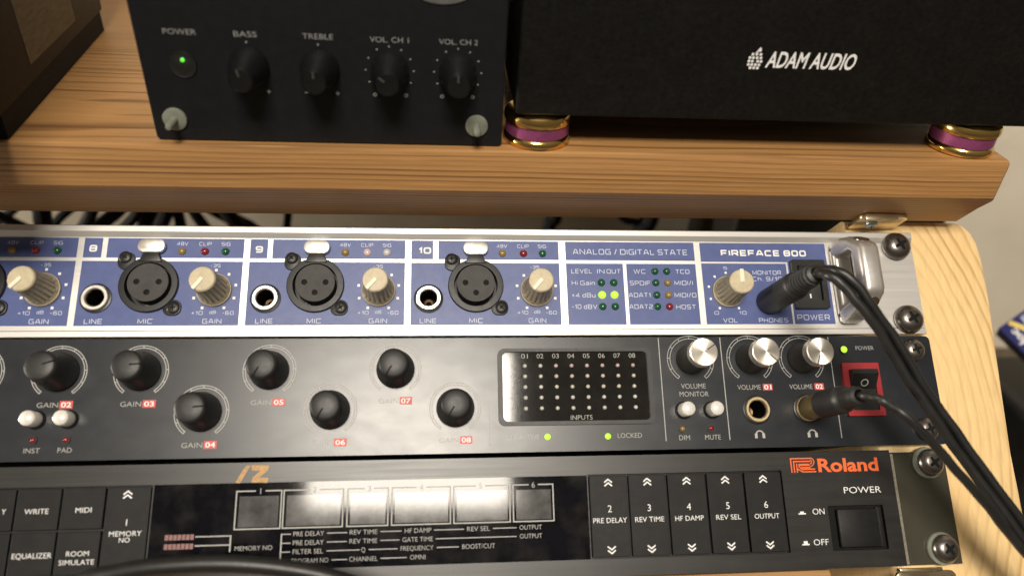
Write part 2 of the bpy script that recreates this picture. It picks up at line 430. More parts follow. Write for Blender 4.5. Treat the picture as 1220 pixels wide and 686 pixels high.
class MB:
    """collects shapes, in mm, relative to an origin; fin() links them as one mesh"""

    def __init__(s, org=(0, 0, 0)):
        s.bm = bmesh.new()
        s.o = Vector(org)

    def _merge(s, tb, mtx=None):
        if mtx is not None:
            tb.transform(mtx)
        tmp = bpy.data.meshes.new('t')
        tb.to_mesh(tmp)
        tb.free()
        s.bm.from_mesh(tmp)
        bpy.data.meshes.remove(tmp)
        return s

    def box(s, x0, x1, y0, y1, z0, z1, bev=0.0, seg=2, mtx=None):
        tb = bmesh.new()
        bmesh.ops.create_cube(tb, size=1)
        for v in tb.verts:
            v.co = Vector(((x0 + x1) / 2 + v.co.x * (x1 - x0), (y0 + y1) / 2 + v.co.y * (y1 - y0), (z0 + z1) / 2 + v.co.z * (z1 - z0)))
        if bev:
            bmesh.ops.bevel(tb, geom=tb.edges[:], offset=bev, segments=seg, profile=0.5, affect='EDGES')
        return s._merge(tb, mtx)

    def lathe(s, cx, cy, prof, n=40, mtx=None, fl=None):
        tb = bmesh.new()
        rings = []
        for r, z in prof:
            if r < 1e-6:
                rings.append([tb.verts.new((cx, cy, z))])
            else:
                row = []
                for k in range(n):
                    a = 2 * math.pi * k / n
                    rr = r
                    if fl and fl[1] <= z <= fl[2]:
                        rr = r * (1 - fl[3] * (0.5 + 0.5 * math.cos(fl[0] * a)) ** 3)
                    row.append(tb.verts.new((cx + rr * math.cos(a), cy + rr * math.sin(a), z)))
                rings.append(row)
        for a, b in zip(rings, rings[1:]):
            for k in range(n):
                k2 = (k + 1) % n
                if len(a) == 1 and len(b) == 1:
                    continue
                if len(a) == 1:
                    tb.faces.new((a[0], b[k2], b[k]))
                elif len(b) == 1:
                    tb.faces.new((a[k], a[k2], b[0]))
                else:
                    tb.faces.new((a[k], a[k2], b[k2], b[k]))
        bmesh.ops.recalc_face_normals(tb, faces=tb.faces[:])
        return s._merge(tb, mtx)

    def prism(s, outline, z0, z1, holes=(), bev=0.0, mtx=None, back=True):
        """outline extruded from z0 to z1 (z1 the face in view), with hole loops"""
        tb = bmesh.new()
        loops = [outline] + list(holes)
        edges = []
        tops = []
        for lp in loops:
            vs = [tb.verts.new((x, y, z1)) for x, y in lp]
            tops.append(vs)
            for i in range(len(vs)):
                edges.append(tb.edges.new((vs[i], vs[(i + 1) % len(vs)])))
        if holes:
            bmesh.ops.triangle_fill(tb, use_beauty=True, use_dissolve=False, edges=edges)
        else:
            tb.faces.new(tops[0])
        if abs(z1 - z0) > 1e-6:
            bots = []
            for vs in tops:
                b = [tb.verts.new((v.co.x, v.co.y, z0)) for v in vs]
                bots.append(b)
                for i in range(len(vs)):
                    j = (i + 1) % len(vs)
                    tb.faces.new((vs[i], vs[j], b[j], b[i]))
            if back and not holes:
                tb.faces.new(list(reversed(bots[0])))
            bmesh.ops.recalc_face_normals(tb, faces=tb.faces[:])
            if bev and not holes:
                es = [e for e in tb.edges if all(abs(v.co.z - z1) < 1e-5 for v in e.verts)]
                bmesh.ops.bevel(tb, geom=es, offset=bev, segments=2, profile=0.5, affect='EDGES')
        for f in tb.faces:
            if f.normal.z < -0.5 and abs(z1 - z0) < 1e-6:
                f.normal_flip()
        return s._merge(tb, mtx)

    def rrect(s, x0, x1, y0, y1, r, z0, z1, bev=0.0, inner=None, mtx=None):
        return s.prism(rr(x0, x1, y0, y1, r), z0, z1, [inner] if inner else (), bev, mtx)

    def tube(s, pts, r, n=12, smooth=10, caps=True, rads=None):
        P = catmull(pts, smooth) if smooth else [Vector(p) for p in pts]
        tb = bmesh.new()
        up = Vector((0.13, 0.27, 0.95))
        prev = None
        N = len(P)
        for i, p in enumerate(P):
            d = (P[min(i + 1, N - 1)] - P[max(i - 1, 0)]).normalized()
            x = (up - d * up.dot(d))
            if x.length < 1e-3:
                x = Vector((1, 0, 0)) - d * d.x
            x.normalize()
            up = x
            y = d.cross(x)
            rad = r
            if rads:
                f = i / (N - 1) * (len(rads) - 1)
                k = min(int(f), len(rads) - 2)
                rad = rads[k] + (rads[k + 1] - rads[k]) * (f - k)
            row = [tb.verts.new(p + (x * math.cos(2 * math.pi * k / n) + y * math.sin(2 * math.pi * k / n)) * rad) for k in range(n)]
            if prev:
                for k in range(n):
                    tb.faces.new((prev[k], prev[(k + 1) % n], row[(k + 1) % n], row[k]))
            elif caps:
                tb.faces.new(list(reversed(row)))
            prev = row
        if caps:
            tb.faces.new(prev)
        bmesh.ops.recalc_face_normals(tb, faces=tb.faces[:])
        return s._merge(tb)

    def text(s, t, cx, cy, h, w=None, z=0.08, bold=-0.006, shear=0.0, rot=0.0, xs=1.0, mtx=None):
        """flat lettering centred on (cx, cy); h = cap height, w = total width"""
        vs, fs = text_polys(t, bold)
        H = [v for v in text_polys('H', bold)[0]]
        cap = max(v[1] for v in H)
        x0 = min(v[0] for v in vs)
        x1 = max(v[0] for v in vs)
        sy = h / cap
        sx_ = (w / (x1 - x0)) if w else sy * xs
        ca, sa = math.cos(rot), math.sin(rot)
        tb = bmesh.new()
        bv = []
        for x, y in vs:
            px = (x - (x0 + x1) / 2) * sx_ + shear * (y * sy - h / 2)
            py = y * sy - h / 2
            bv.append(tb.verts.new((cx + px * ca - py * sa, cy + px * sa + py * ca, z)))
        for f in fs:
            try:
                tb.faces.new([bv[i] for i in f])
            except ValueError:
                pass
        for f in tb.faces:
            if f.normal.z < 0:
                f.normal_flip()
        return s._merge(tb, mtx)

    def stroke(s, pts, wd, z):
        n = len(pts)
        tb = bmesh.new()
        A, B = [], []
        for i, p in enumerate(pts):
            d0 = (p - pts[i - 1]).normalized() if i else (pts[1] - p).normalized()
            d1 = (pts[i + 1] - p).normalized() if i < n - 1 else d0
            n0, n1 = Vector((-d0.y, d0.x)), Vector((-d1.y, d1.x))
            m = n0 + n1
            m = m.normalized() if m.length > 1e-4 else n0
            k = wd / 2 / max(.45, m.dot(n0))
            A.append(tb.verts.new((p.x + m.x * k, p.y + m.y * k, z)))
            B.append(tb.verts.new((p.x - m.x * k, p.y - m.y * k, z)))
        for i in range(n - 1):
            f = tb.faces.new((B[i], B[i + 1], A[i + 1], A[i]))
            f.normal_update()
            if f.normal.z < 0:
                f.normal_flip()
        return s._merge(tb)

    def square(s, t, cx, cy, h, w, z=0.08, bold=False):
        """square wide lettering centred on (cx, cy)"""
        th = .23 if bold else .14
        gap = .40
        L, x = [], 0.0
        for ch in t:
            if ch == ' ':
                x += .5
                continue
            gw, st = SQ[ch]
            L.append((x + th / 2, st))
            x += gw + th + gap - th * .5
        tot = x - gap + th * .5
        kx = w / tot
        q = 0
        for x0, st in L:
            for p in st:
                pts = round_path([(a[0] + x0, th / 2 + a[1] * (1 - th), *a[2:]) for a in p], .22)
                pts = [Vector((cx - w / 2 + v.x * kx, cy - h / 2 + v.y * h)) for v in pts]
                s.stroke(pts, th * h, z + .003 * (q % 3))
                q += 1
        return s

    def rect(s, x0, x1, y0, y1, z=0.08):
        return s.prism([(x0, y0), (x1, y0), (x1, y1), (x0, y1)], z, z)

    def line(s, x0, y0, x1, y1, w, z=0.08):
        d = Vector((x1 - x0, y1 - y0))
        n = Vector((-d.y, d.x)).normalized() * w / 2
        return s.prism([(x0 + n.x, y0 + n.y), (x0 - n.x, y0 - n.y), (x1 - n.x, y1 - n.y), (x1 + n.x, y1 + n.y)], z, z)

    def disc(s, cx, cy, r, z=0.08, n=16):
        return s.prism([(cx + r * math.cos(2 * math.pi * k / n), cy + r * math.sin(2 * math.pi * k / n)) for k in range(n)], z, z)

    def arc(s, cx, cy, r0, r1, a0, a1, z=0.08, n=40):
        p = [(cx + r1 * math.cos(a0 + (a1 - a0) * k / n), cy + r1 * math.sin(a0 + (a1 - a0) * k / n)) for k in range(n + 1)]
        q = [(cx + r0 * math.cos(a0 + (a1 - a0) * k / n), cy + r0 * math.sin(a0 + (a1 - a0) * k / n)) for k in range(n, -1, -1)]
        tb = bmesh.new()
        A = [tb.verts.new((x, y, z)) for x, y in p]
        B = [tb.verts.new((x, y, z)) for x, y in reversed(q)]
        for k in range(n):
            f = tb.faces.new((A[k], A[k + 1], B[k + 1], B[k]))
            f.normal_update()
            if f.normal.z < 0:
                f.normal_flip()
        return s._merge(tb)

    def fin(s, name, m, parent=None, label=None, ang=35):
        me = bpy.data.meshes.new(name)
        bmesh.ops.translate(s.bm, verts=s.bm.verts[:], vec=-s.o)
        bmesh.ops.scale(s.bm, verts=s.bm.verts[:], vec=(MM, MM, MM))
        s.bm.to_mesh(me)
        s.bm.free()
        me.materials.append(m)
        me.polygons.foreach_set('use_smooth', [True] * len(me.polygons))
        me.set_sharp_from_angle(angle=math.radians(ang))
        o = bpy.data.objects.new(name, me)
        COL.objects.link(o)
        if parent:
            o.parent = parent
        if label:
            o['label'] = label
        return o


def rr(x0, x1, y0, y1, r, n=6):
    out = []
    for cx, cy, a in ((x1 - r, y1 - r, 0), (x0 + r, y1 - r, 90), (x0 + r, y0 + r, 180), (x1 - r, y0 + r, 270)):
        for k in range(n + 1):
            t = math.radians(a + 90 * k / n)
            out.append((cx + r * math.cos(t), cy + r * math.sin(t)))
    return out


def circ(cx, cy, r, n=32):
    return [(cx + r * math.cos(2 * math.pi * k / n), cy + r * math.sin(2 * math.pi * k / n)) for k in range(n)]


def tag(o, label=None, cat=None, group=None, kind=None):
    if label:
        o['label'] = label
    if cat:
        o['category'] = cat
    if group:
        o['group'] = group
    if kind:
        o['kind'] = kind
    return o


def root(name, label, cat, world_mm, rot, group=None):
    o = bpy.data.objects.new(name, None)
    o.empty_display_size = 0.01
    COL.objects.link(o)
    o.location = Vector(world_mm) * MM
    o.rotation_euler = (rot, 0, 0)
    return tag(o, label, cat, group)


def rk(u, v, w=0):
    """rack panel coordinates (mm right of the right edge, down from the top, out of the panel) -> world mm"""
    return Vector((u, -CT * v - ST * w, -ST * v + CT * w))


# ------------------------------------------------------------------ setting: wall and floor
b = MB()
b.box(-1500, 1500, 230, 240, -262, 1200)
tag(b.fin('wall', M['wall']), kind='structure')
b = MB()
b.box(-1500, 1500, -600, 229, -262, -250)
tag(b.fin('floor', M['floor']), kind='structure')

# ------------------------------------------------------------------ wooden shelf plank
PY, PZ = -12.0, 39.0


def plank():
    b = MB((-230, 60, 4.4))
    prof = [(PY + 1.2, PZ), (PY + 0.3, PZ - 0.5), (PY, PZ - 1.4), (PY, 23.0), (PY + 0.5, 22.0), (1.5, 5.0), (2.6, 4.4), (195, 4.4), (195, PZ)]
    tb = bmesh.new()
    rows = []
    for x, ins in ((-480, 0), (-100, 0), (20.5, 0), (22, 1.2)):
        row = []
        cy, cz = 60, 22
        for y, z in prof:
            row.append(tb.verts.new((x, y + (ins if y < cy else -ins), z + (ins if z < cz else -ins))))
        rows.append(row)
    for a, c in zip(rows, rows[1:]):
        for i in range(len(a)):
            j = (i + 1) % len(a)
            tb.faces.new((a[i], a[j], c[j], c[i]))
    tb.faces.new(rows[0])
    tb.faces.new(list(reversed(rows[-1])))
    bmesh.ops.recalc_face_normals(tb, faces=tb.faces[:])
    b._merge(tb)
    o = b.fin('shelf_plank', M['plank'], ang=25)
    o.location = Vector((-230, 60, 4.4)) * MM
    tag(o, 'brown wooden shelf plank with chamfered lower edge above the rack gear', 'shelf')


plank()


# ------------------------------------------------------------------ pine side panel and lower rail (in rack coordinates)
def side_panel():
    r = root('rack_side_panel', 'pale pine side board with curved growth rings right of the rack gear', 'board', rk(5, 240), TH)
    b = MB((5, -240, 0))
    out = [(-26, -250), (29.5, -250), (30.5, -110), (30.5, -92), (31.8, -70), (33.2, -48), (34.6, -28), (34.8, -10), (34.0, -3),
           (32.2, 2), (29.0, 5.5), (25, 7), (-26, 7)]
    b.prism(out, -170, -4.0, bev=2.2)
    b.fin('board', M['pine'], r)


side_panel()
r = root('rack_rail', 'orange brown wooden rail under the lowest rack unit', 'rail', rk(-250, 175), TH)
b = MB((-250, -175, 0))
b.box(-455, -51, -175, -133.6, -60, -6, 1.5)
b.fin('board', M['rail'], r)


# ------------------------------------------------------------------ shared small parts (local: x right, y up the panel, z out)
def screw_part(r_, org, u, v, rad, z0, parent, name='rack_screw', washer=False, hgt=None, m='screw', rot=0.4):
    h = hgt or rad * 0.62
    if washer:
        b = MB(org)
        b.lathe(u - 0.5, -v, [(rad * .55, z0), (rad * 1.18, z0 + .1), (rad * 1.15, z0 + 1.4), (rad * .6, z0 + 1.6)], 28)
        b.fin('washer', M['washer'], parent)
        z0 += 1.2
    b = MB(org)
    prof = [(rad * 0.96, z0), (rad, z0 + h * 0.18)]
    for k in range(1, 9):
        a = k / 8 * math.radians(62)
        prof.append((rad * math.cos(a), z0 + h * 0.18 + h * 0.82 * math.sin(a) / math.sin(math.radians(62))))
    prof.append((0, prof[-1][1] + 0.02))
    b.lathe(u, -v, prof, 32)
    o = b.fin(name, M[m], parent, ang=50)
    b = MB(org)
    L, wd, zt = rad * 0.46, rad * 0.13, z0 + h + 0.05
    pts = []
    for k in range(4):
        a = rot + k * math.pi / 2
        c, s_ = math.cos(a), math.sin(a)
        for x, y in ((wd, -wd), (L, -wd * .7), (L, wd * .7)):
            pts.append((u + x * c - y * s_, -v + x * s_ + y * c))
    b.prism(pts, zt - .5, zt)
    b.fin('cross_slot', M['hole'], o)
    return o


def led(org, u, v, r_, m, parent, z=0.1, bez=None, name='led'):
    b = MB(org)
    b.lathe(u, -v, [(r_, z), (r_ * .96, z + r_ * .3), (r_ * .7, z + r_ * .62), (r_ * .35, z + r_ * .8), (0, z + r_ * .84)], 18)
    o = b.fin(name, M[m], parent, ang=80)
    if bez:
        c = MB(org)
        c.lathe(u, -v, [(bez, z - .05), (bez, z + .5), (r_ * 1.05, z + .5), (r_ * 1.02, z)], 20)
        c.fin('led_bezel', M['black_plastic'], o)
    return o


def jack(org, u, v, parent, ro, ri, ring_mat='jack_ring', nut=5.7, name='jack_socket'):
    b = MB(org)
    b.lathe(u, -v, [(nut, 0.02), (nut, 0.7), (ro + .1, 0.9), (ro, .6)], 32)
    o = b.fin(name, M['black_plastic'], parent)
    b = MB(org)
    b.lathe(u, -v, [(ro, 0.3), (ro, 1.5), (ro - .35, 1.9), (ri + .4, 1.9), (ri, 1.5), (ri, -1.0)], 36)
    b.fin('ring', M[ring_mat], o, ang=40)
    b = MB(org)
    b.lathe(u, -v, [(ri, 0.6), (ri * .96, -11), (0, -11)], 24)
    b.fin('bore', M['hole'], o)
    b = MB(org)
    b.lathe(u, -v, [(ri * .55, -8.0), (ri * .3, -8.3), (ri * .3, -9)], 20)
    b.fin('contact', M['brass_dark'], o)
    return o


# ------------------------------------------------------------------ blue and silver interface
def blue_interface():
    org = (-241, -44, 0)
    r = root('audio_interface', 'blue and silver rack audio interface with round microphone sockets, topmost unit of the rack', 'audio interface', rk(-241, 44), TH)
    mics = [-308.9 - 61.8, -308.9, -247.1, -185.2]
    MV = 24.0
    holes = [circ(m - 18.5, -29.3, 3.6) for m in mics] + [circ(m, -MV, 9.6) for m in mics]
    b = MB(org)
    b.prism([(-482.6, -41.6), (0, -41.6), (0, -4.9), (-482.6, -4.9)], -3, 0, holes)
    b.prism([(-482.6, -44.1), (0, -44.1), (0, -41.75), (-482.6, -41.75)], -3, 0.25, bev=0.2)
    # raised lip with a sloped lower side, as an extruded profile along the top edge
    tb = bmesh.new()
    prof = [(-0.4, -3), (-0.4, 0.9), (-0.8, 1.3), (-2.9, 1.3), (-4.9, 0.0), (-4.9, -3)]
    A = [tb.verts.new((-482.6, y, z)) for y, z in prof]
    B = [tb.verts.new((0, y, z)) for y, z in prof]
    for i in range(len(prof)):
        j = (i + 1) % len(prof)
        tb.faces.new((A[i], A[j], B[j], B[i]))
    tb.faces.new(A)
    tb.faces.new(B[::-1])
    bmesh.ops.recalc_face_normals(tb, faces=tb.faces[:])
    b._merge(tb)
    plate = b.fin('faceplate', M['silver'], r, ang=20)
    b = MB(org)
    b.box(-460, -22, -42, -2.5, -220, -14)
    b.fin('chassis', M['silver'], r)
    # blue printed fields on the bare metal
    T0, T1, L0, L1 = -5.3, -13.15, -14.55, -39.8
    Z = 0.05
    b = MB(org)
    seps = [(-398.6, -396.2), (-336.6, -334.3), (-275.1, -272.7), (-213.0, -210.6), (-151.6, -148.8), (-95.2, -92.7)]
    for i in range(4):
        x0 = seps[i][1]
        x1 = seps[i + 1][0]
        m = mics[i]
        b.rect(x0, x0 + 6.6 + (2.0 if i == 3 else 0), T1, T0, Z)
        b.rect(x0 + 8.5 + (2.2 if i == 3 else 0), x1, T1, T0, Z)
        b.prism([(x0, L1), (x1, L1), (x1, L0), (x0, L0)], Z, Z, [circ(m - 18.5, -29.3, 5.5), circ(m, -MV, 9.9)])
    b.rect(-460, -398.6, L1, T0, Z)
    b.rect(-148.8, -95.2, T1, T0, Z)
    b.rect(-148.8, -125.5, L1, L0, Z)
    b.rect(-124.1, -95.2, L1, L0, Z)
    b.rect(-92.7, -38.6, -13.5, T0, Z)
    b.rect(-92.7, -56.6, L1, -14.2, Z)
    b.rect(-55.8, -38.6, L1, -13.5, Z)
    b.fin('blue_field', M['blue'], r)
    # lettering, a part for each printed section; dial marks, a part for each knob
    for i, m in enumerate(mics):
        t = MB(org)
        n = '78910'[i] if i < 3 else '10'
        x0 = seps[i][1]
        t.square(n, x0 + (5.3 if i == 3 else 3.4), -9.5, 2.7, 4.9 if i == 3 else 2.7, bold=True)
        t.fin('channel_number', M['white_print'], r)
        t = MB(org)
        for s_, dx, w in (('48V', 10.7, 4.1), ('CLIP', 19.2, 4.6), ('SIG', 26.9, 3.3)):
            t.square(s_, m + dx, -7.4, 1.45, w)
        g = m + 24.1
        t.square('LINE', m - 18.6, -38.1, 1.9, 6.4)
        t.square('MIC', m, -38.1, 1.9, 5.4)
        t.square('GAIN', g, -38.1, 1.9, 6.9)
        t.square('-35', g - .4, -16.2, 1.35, 3.6)
        t.square('+10', g - 5.7, -34.9, 1.45, 4.2)
        t.square('dB', g, -34.6, 1.3, 2.4)
        t.square('-60', g + 5.6, -34.9, 1.45, 4.2)
        t.fin('lettering', M['pale_print'], r)
    t = MB(org)
    t.square('ANALOG / DIGITAL STATE', -121.9, -9.55, 2.35, 47.6)
    for s_, x0, x1, v in (('LEVEL', -146.7, -138.3, 17.8), ('IN', -136.2, -133.2, 17.8), ('OUT', -132.3, -126.6, 17.8), ('Hi Gain', -146.8, -137.4, 22.7),
                          ('+4 dBu', -147, -137.5, 27.8), ('-10 dBV', -147.2, -137, 32.5), ('WC', -121.2, -116.2, 17.8), ('SPDIF', -123.1, -114.6, 22.7),
                          ('ADAT1', -123.8, -115.0, 27.7), ('ADAT2', -123.9, -114.4, 32.5), ('TCO', -103.8, -98, 17.8), ('MIDI/I', -104.6, -97.0, 22.6),
                          ('MIDI/O', -105, -96, 27.7), ('HOST', -104.7, -96.6, 32.6)):
        t.square(s_, (x0 + x1) / 2, -v, 1.85, x1 - x0)
    t.fin('lettering', M['pale_print'], r)
    t = MB(org)
    t.square('5', -82.7, -16.2, 1.3, 1.6)
    t.square('0', -88.2, -35.1, 1.45, 1.9)
    t.square('10', -77.3, -35.1, 1.45, 3.0)
    t.square('VOL', -82.8, -38.2, 1.8, 6.0)
    t.square('PHONES', -64.8, -38.2, 1.8, 12.2)
    t.square('MONITOR', -65.2, -18.1, 1.8, 12.2)
    t.square('Ch. 9/10', -65.4, -20.8, 1.8, 12.8)
    t.square('POWER', -47.6, -37.0, 2.3, 13.8)
    t.fin('lettering', M['pale_print'], r)
    t = MB(org)
    t.square('FIREFACE 800', -65.6, -9.65, 2.65, 36.6, bold=True)
    t.fin('title', M['white_print'], r)
    gains = [m + 24.1 for m in mics]
    for gx, gv in [(g, 26.0) for g in gains]:
        t = MB(org)
        for k in range(9):
            a = math.radians(-60 + 37.5 * k)
            t.rect(gx + 8 * math.cos(a) - .5, gx + 8 * math.cos(a) + .5, -gv + 8 * math.sin(a) - .5, -gv + 8 * math.sin(a) + .5)
        t.fin('dial_marks', M['white_print'], r)
    t = MB(org)
    for k in range(9):
        a = math.radians(-60 + 37.5 * k)
        if k in (1, 2):
            continue
        t.rect(-82.7 + 8 * math.cos(a) - .45, -82.7 + 8 * math.cos(a) + .45, -26.2 + 8 * math.sin(a) - .45, -26.2 + 8 * math.sin(a) + .45)
    t.fin('dial_marks', M['white_print'], r)
    # microphone sockets, line jacks
    for i, m in enumerate(mics):
        b = MB(org)
        b.lathe(m, -MV, [(10.9, 0.05), (10.9, 1.1), (10.6, 1.4), (8.9, 1.5), (8.6, 1.5), (8.5, -4), (7.4, -4)], 48)
        b.prism(rr(m - 12.2, m - 6, -MV + 6, -MV + 12.8, 2.6), 0.05, 1.0, bev=.2)
        b.prism(rr(m + 6, m + 12.6, -MV - 12, -MV - 6, 2.6), 0.05, 1.0, bev=.2)
        x = b.fin('microphone_socket', M['black_metal'], r, ang=30)
        b = MB(org)
        b.lathe(m, -23.4, [(7.5, -4), (7.5, 1.8), (7.4, 1.9), (0, 1.9)], 40)
        b.fin('insert', M['grey_insert'], x, ang=30)
        for dx, dv in ((-4.1, -.2), (4.0, -.2), (0, 3.9)):
            b = MB(org)
            b.lathe(m + dx, -23.4 - dv, [(1.15, 1.95), (0.95, 2.0), (0, 2.0)], 16)
            b.fin('pin_hole', M['hole'], x)
        b = MB(org)
        b.prism(rr(m - 4.9, m + 5.0, -11.7, -6.3, 2.5), 1.0, 2.8, bev=0.4)
        b.fin('release_tab', M['nickel'], x)
        b = MB(org)
        b.prism([(m - 2.6, -11.2), (m + 2.6, -11.2), (m + 4.2, -15.2), (m - 4.2, -15.2)], 0.6, 2.1, bev=.3)
        b.fin('tab_neck', M['screw_black'], x)
        for su, sv in ((-9.5, 13.3), (9.9, 33.1)):
            screw_part(r, org, m + su, sv, 2.4, 0.9, x, 'socket_screw', rot=random.uniform(0, 1.5), m='screw_black', hgt=.9)
        jack(org, m - 18.5, 29.3, r, 4.95, 3.3)
    # leds
    for i, m in enumerate(mics):
        tri = [('led_off_amber', 10.8), ('led_off_red', 19.3), ('led_off_green', 27.0)]
        if i == 2:
            tri = [('led_off_amber', 10.8), ('led_red_glint', 19.3), ('led_green_glint', 27.0)]  # clip and signal LEDs here carry glints painted into their colour
        for mm_, dx in tri:
            led(org, m + dx, 10.5, 1.55, mm_, r)
    for v in (22.6, 27.7, 32.5):
        for u in (-134.75, -129.7):
            led(org, u, v, 1.55, 'led_on' if v == 27.7 else 'led_off_green', r)
    for k, v in enumerate((17.75, 22.6, 27.7, 32.5)):
        led(org, -112.4, v, 1.5, 'led_off_green', r)
        led(org, -107.5, v, 1.5, ('led_off_green', 'led_off_amber', 'led_off_amber', 'led_off_red')[k], r)
    # knobs
    def knob(cx, cv, ang, cr):
        b = MB(org)
        b.lathe(cx, -cv, [(6.4, 0.1), (6.4, 1.3), (5.9, 2.0), (5.55, 2.2), (cr + .55, 14.2), (cr + .2, 15.2)], 72, fl=(18, 2.1, 14.5, 0.07))
        k = b.fin('gain_knob', M['knob_skirt'], r, ang=60)
        b = MB(org)
        b.lathe(cx, -cv, [(6.45, 0.15), (6.45, 1.35), (5.75, 2.05)], 48)
        b.fin('base_ring', M['beige_cap'], k)
        b = MB(org)
        b.lathe(cx, -cv, [(cr + .45, 14.6), (cr + .4, 15.5), (cr, 16.0), (0, 16.1)], 40)
        b.fin('cap', M['beige_cap'], k, ang=25)
        b = MB(org)
        c, s_ = math.cos(ang), math.sin(ang)
        b.box(-0.4, cr + .5, -0.7, 0.7, 15.0, 16.6, 0.15, 1, Matrix.Translation((cx, -cv, 0)) @ Matrix.Rotation(ang, 4, 'Z'))
        b.fin('pointer', M['ivory'], k)
    for g in gains:
        knob(g, 26.1, math.radians(random.uniform(229, 239)), 4.25)
    knob(-82.8, 26.4, math.radians(90), 4.35)
    # rocker switch
    b = MB(org)
    b.rrect(-55.2, -41.0, -33.7, -13.1, 0.6, 0.05, 2.4, inner=rr(-53.0, -43.3, -30.4, -15.6, .3))
    sw = b.fin('power_switch', M['black_plastic'], r)
    b = MB(org)
    b.prism([(-30.2, 0.3), (-30.2, 1.0), (-23, 1.2), (-15.8, 3.6), (-15.8, 0.3)], -53.0 + .2, -43.5, mtx=Matrix(((0, 0, 1, 0), (1, 0, 0, 0), (0, 1, 0, 0), (0, 0, 0, 1))))
    b.fin('rocker', M['black_plastic'], sw, ang=10)
    b = MB(org)
    b.rect(-48.5, -47.9, -29.2, -27.4, 1.12)
    b.fin('marking', M['white_print'], sw)
    # cast handle
    b = MB(org)
    YZ = Matrix(((0, 0, 1, 0), (1, 0, 0, 0), (0, 1, 0, 0), (0, 0, 0, 1)))
    side = [(-40.2, 0), (-39.8, 8), (-38.0, 14.5), (-33.0, 21.8), (-30.5, 22.9), (-14.5, 22.9), (-12.0, 21.8), (-7.2, 14.5), (-5.6, 8), (-5.2, 0)]
    hole = [(-33.5, 3.0), (-32.0, 13.8), (-30.5, 15.6), (-14.4, 15.6), (-12.8, 13.8), (-11.6, 3.0)]
    tb = bmesh.new()
    loops = []
    for x in (-37.4, -28.8):
        vs = [tb.verts.new((x, y, z)) for y, z in side]
        hs = [tb.verts.new((x, y, z)) for y, z in hole]
        es = [tb.edges.new((l[i], l[(i + 1) % len(l)])) for l in (vs, hs) for i in range(len(l))]
        bmesh.ops.triangle_fill(tb, use_beauty=True, edges=es)
        loops.append((vs, hs))
    for q in (0, 1):
        a, c = loops[0][q], loops[1][q]
        for i in range(len(a)):
            j = (i + 1) % len(a)
            tb.faces.new((a[i], a[j], c[j], c[i]))
    bmesh.ops.recalc_face_normals(tb, faces=tb.faces[:])
    es = [e for e in tb.edges if len(e.link_faces) == 2 and e.calc_face_angle(0) > 0.9]
    bmesh.ops.bevel(tb, geom=es, offset=2.2, segments=5, profile=0.5, affect='EDGES', clamp_overlap=True)
    b._merge(tb)
    h = b.fin('handle', M['silver_h'], r, ang=50)
    for up in (1, -1):
        b = MB(org)
        b.lathe(0, 0, [(3.0, -.4), (2.9, 0.30), (0, 0.32)], 24, mtx=Matrix.Translation((-33.1, -9.6 if up > 0 else -35.5, 18.2)) @ Matrix.Rotation(-up * math.radians(56), 4, 'X'))
        b.fin('dark_reflection_disc', M['screw'], h)  # dark disc painted in for the dark reflection on the handle's chamfer
    for v in (6.6, 38.2):
        screw_part(r, org, -7.6, v, 6.0, 0.4, r, rot=0.5, hgt=4.4)


M['silver_h'] = mat('cast_aluminium', (0.60, 0.58, 0.55), 0.40, 0.85, var=0.06, scale=0.2, grain=0.1)
blue_interface()


# ------------------------------------------------------------------ black preamp with many knobs
def gauge(b, cx, cv, r0, r1, lw, n):
    a0, a1 = math.radians(233), math.radians(-53)
    b.arc(cx, -cv, r1 - lw, r1, a1, a0)
    b.arc(cx, -cv, r0, r0 + lw, a1, a0)
    for k in range(n + 1):
        a = a0 + (a1 - a0) * k / n
        b.line(cx + r0 * math.cos(a), -cv + r0 * math.sin(a), cx + r1 * math.cos(a), -cv + r1 * math.sin(a), lw, 0.09)


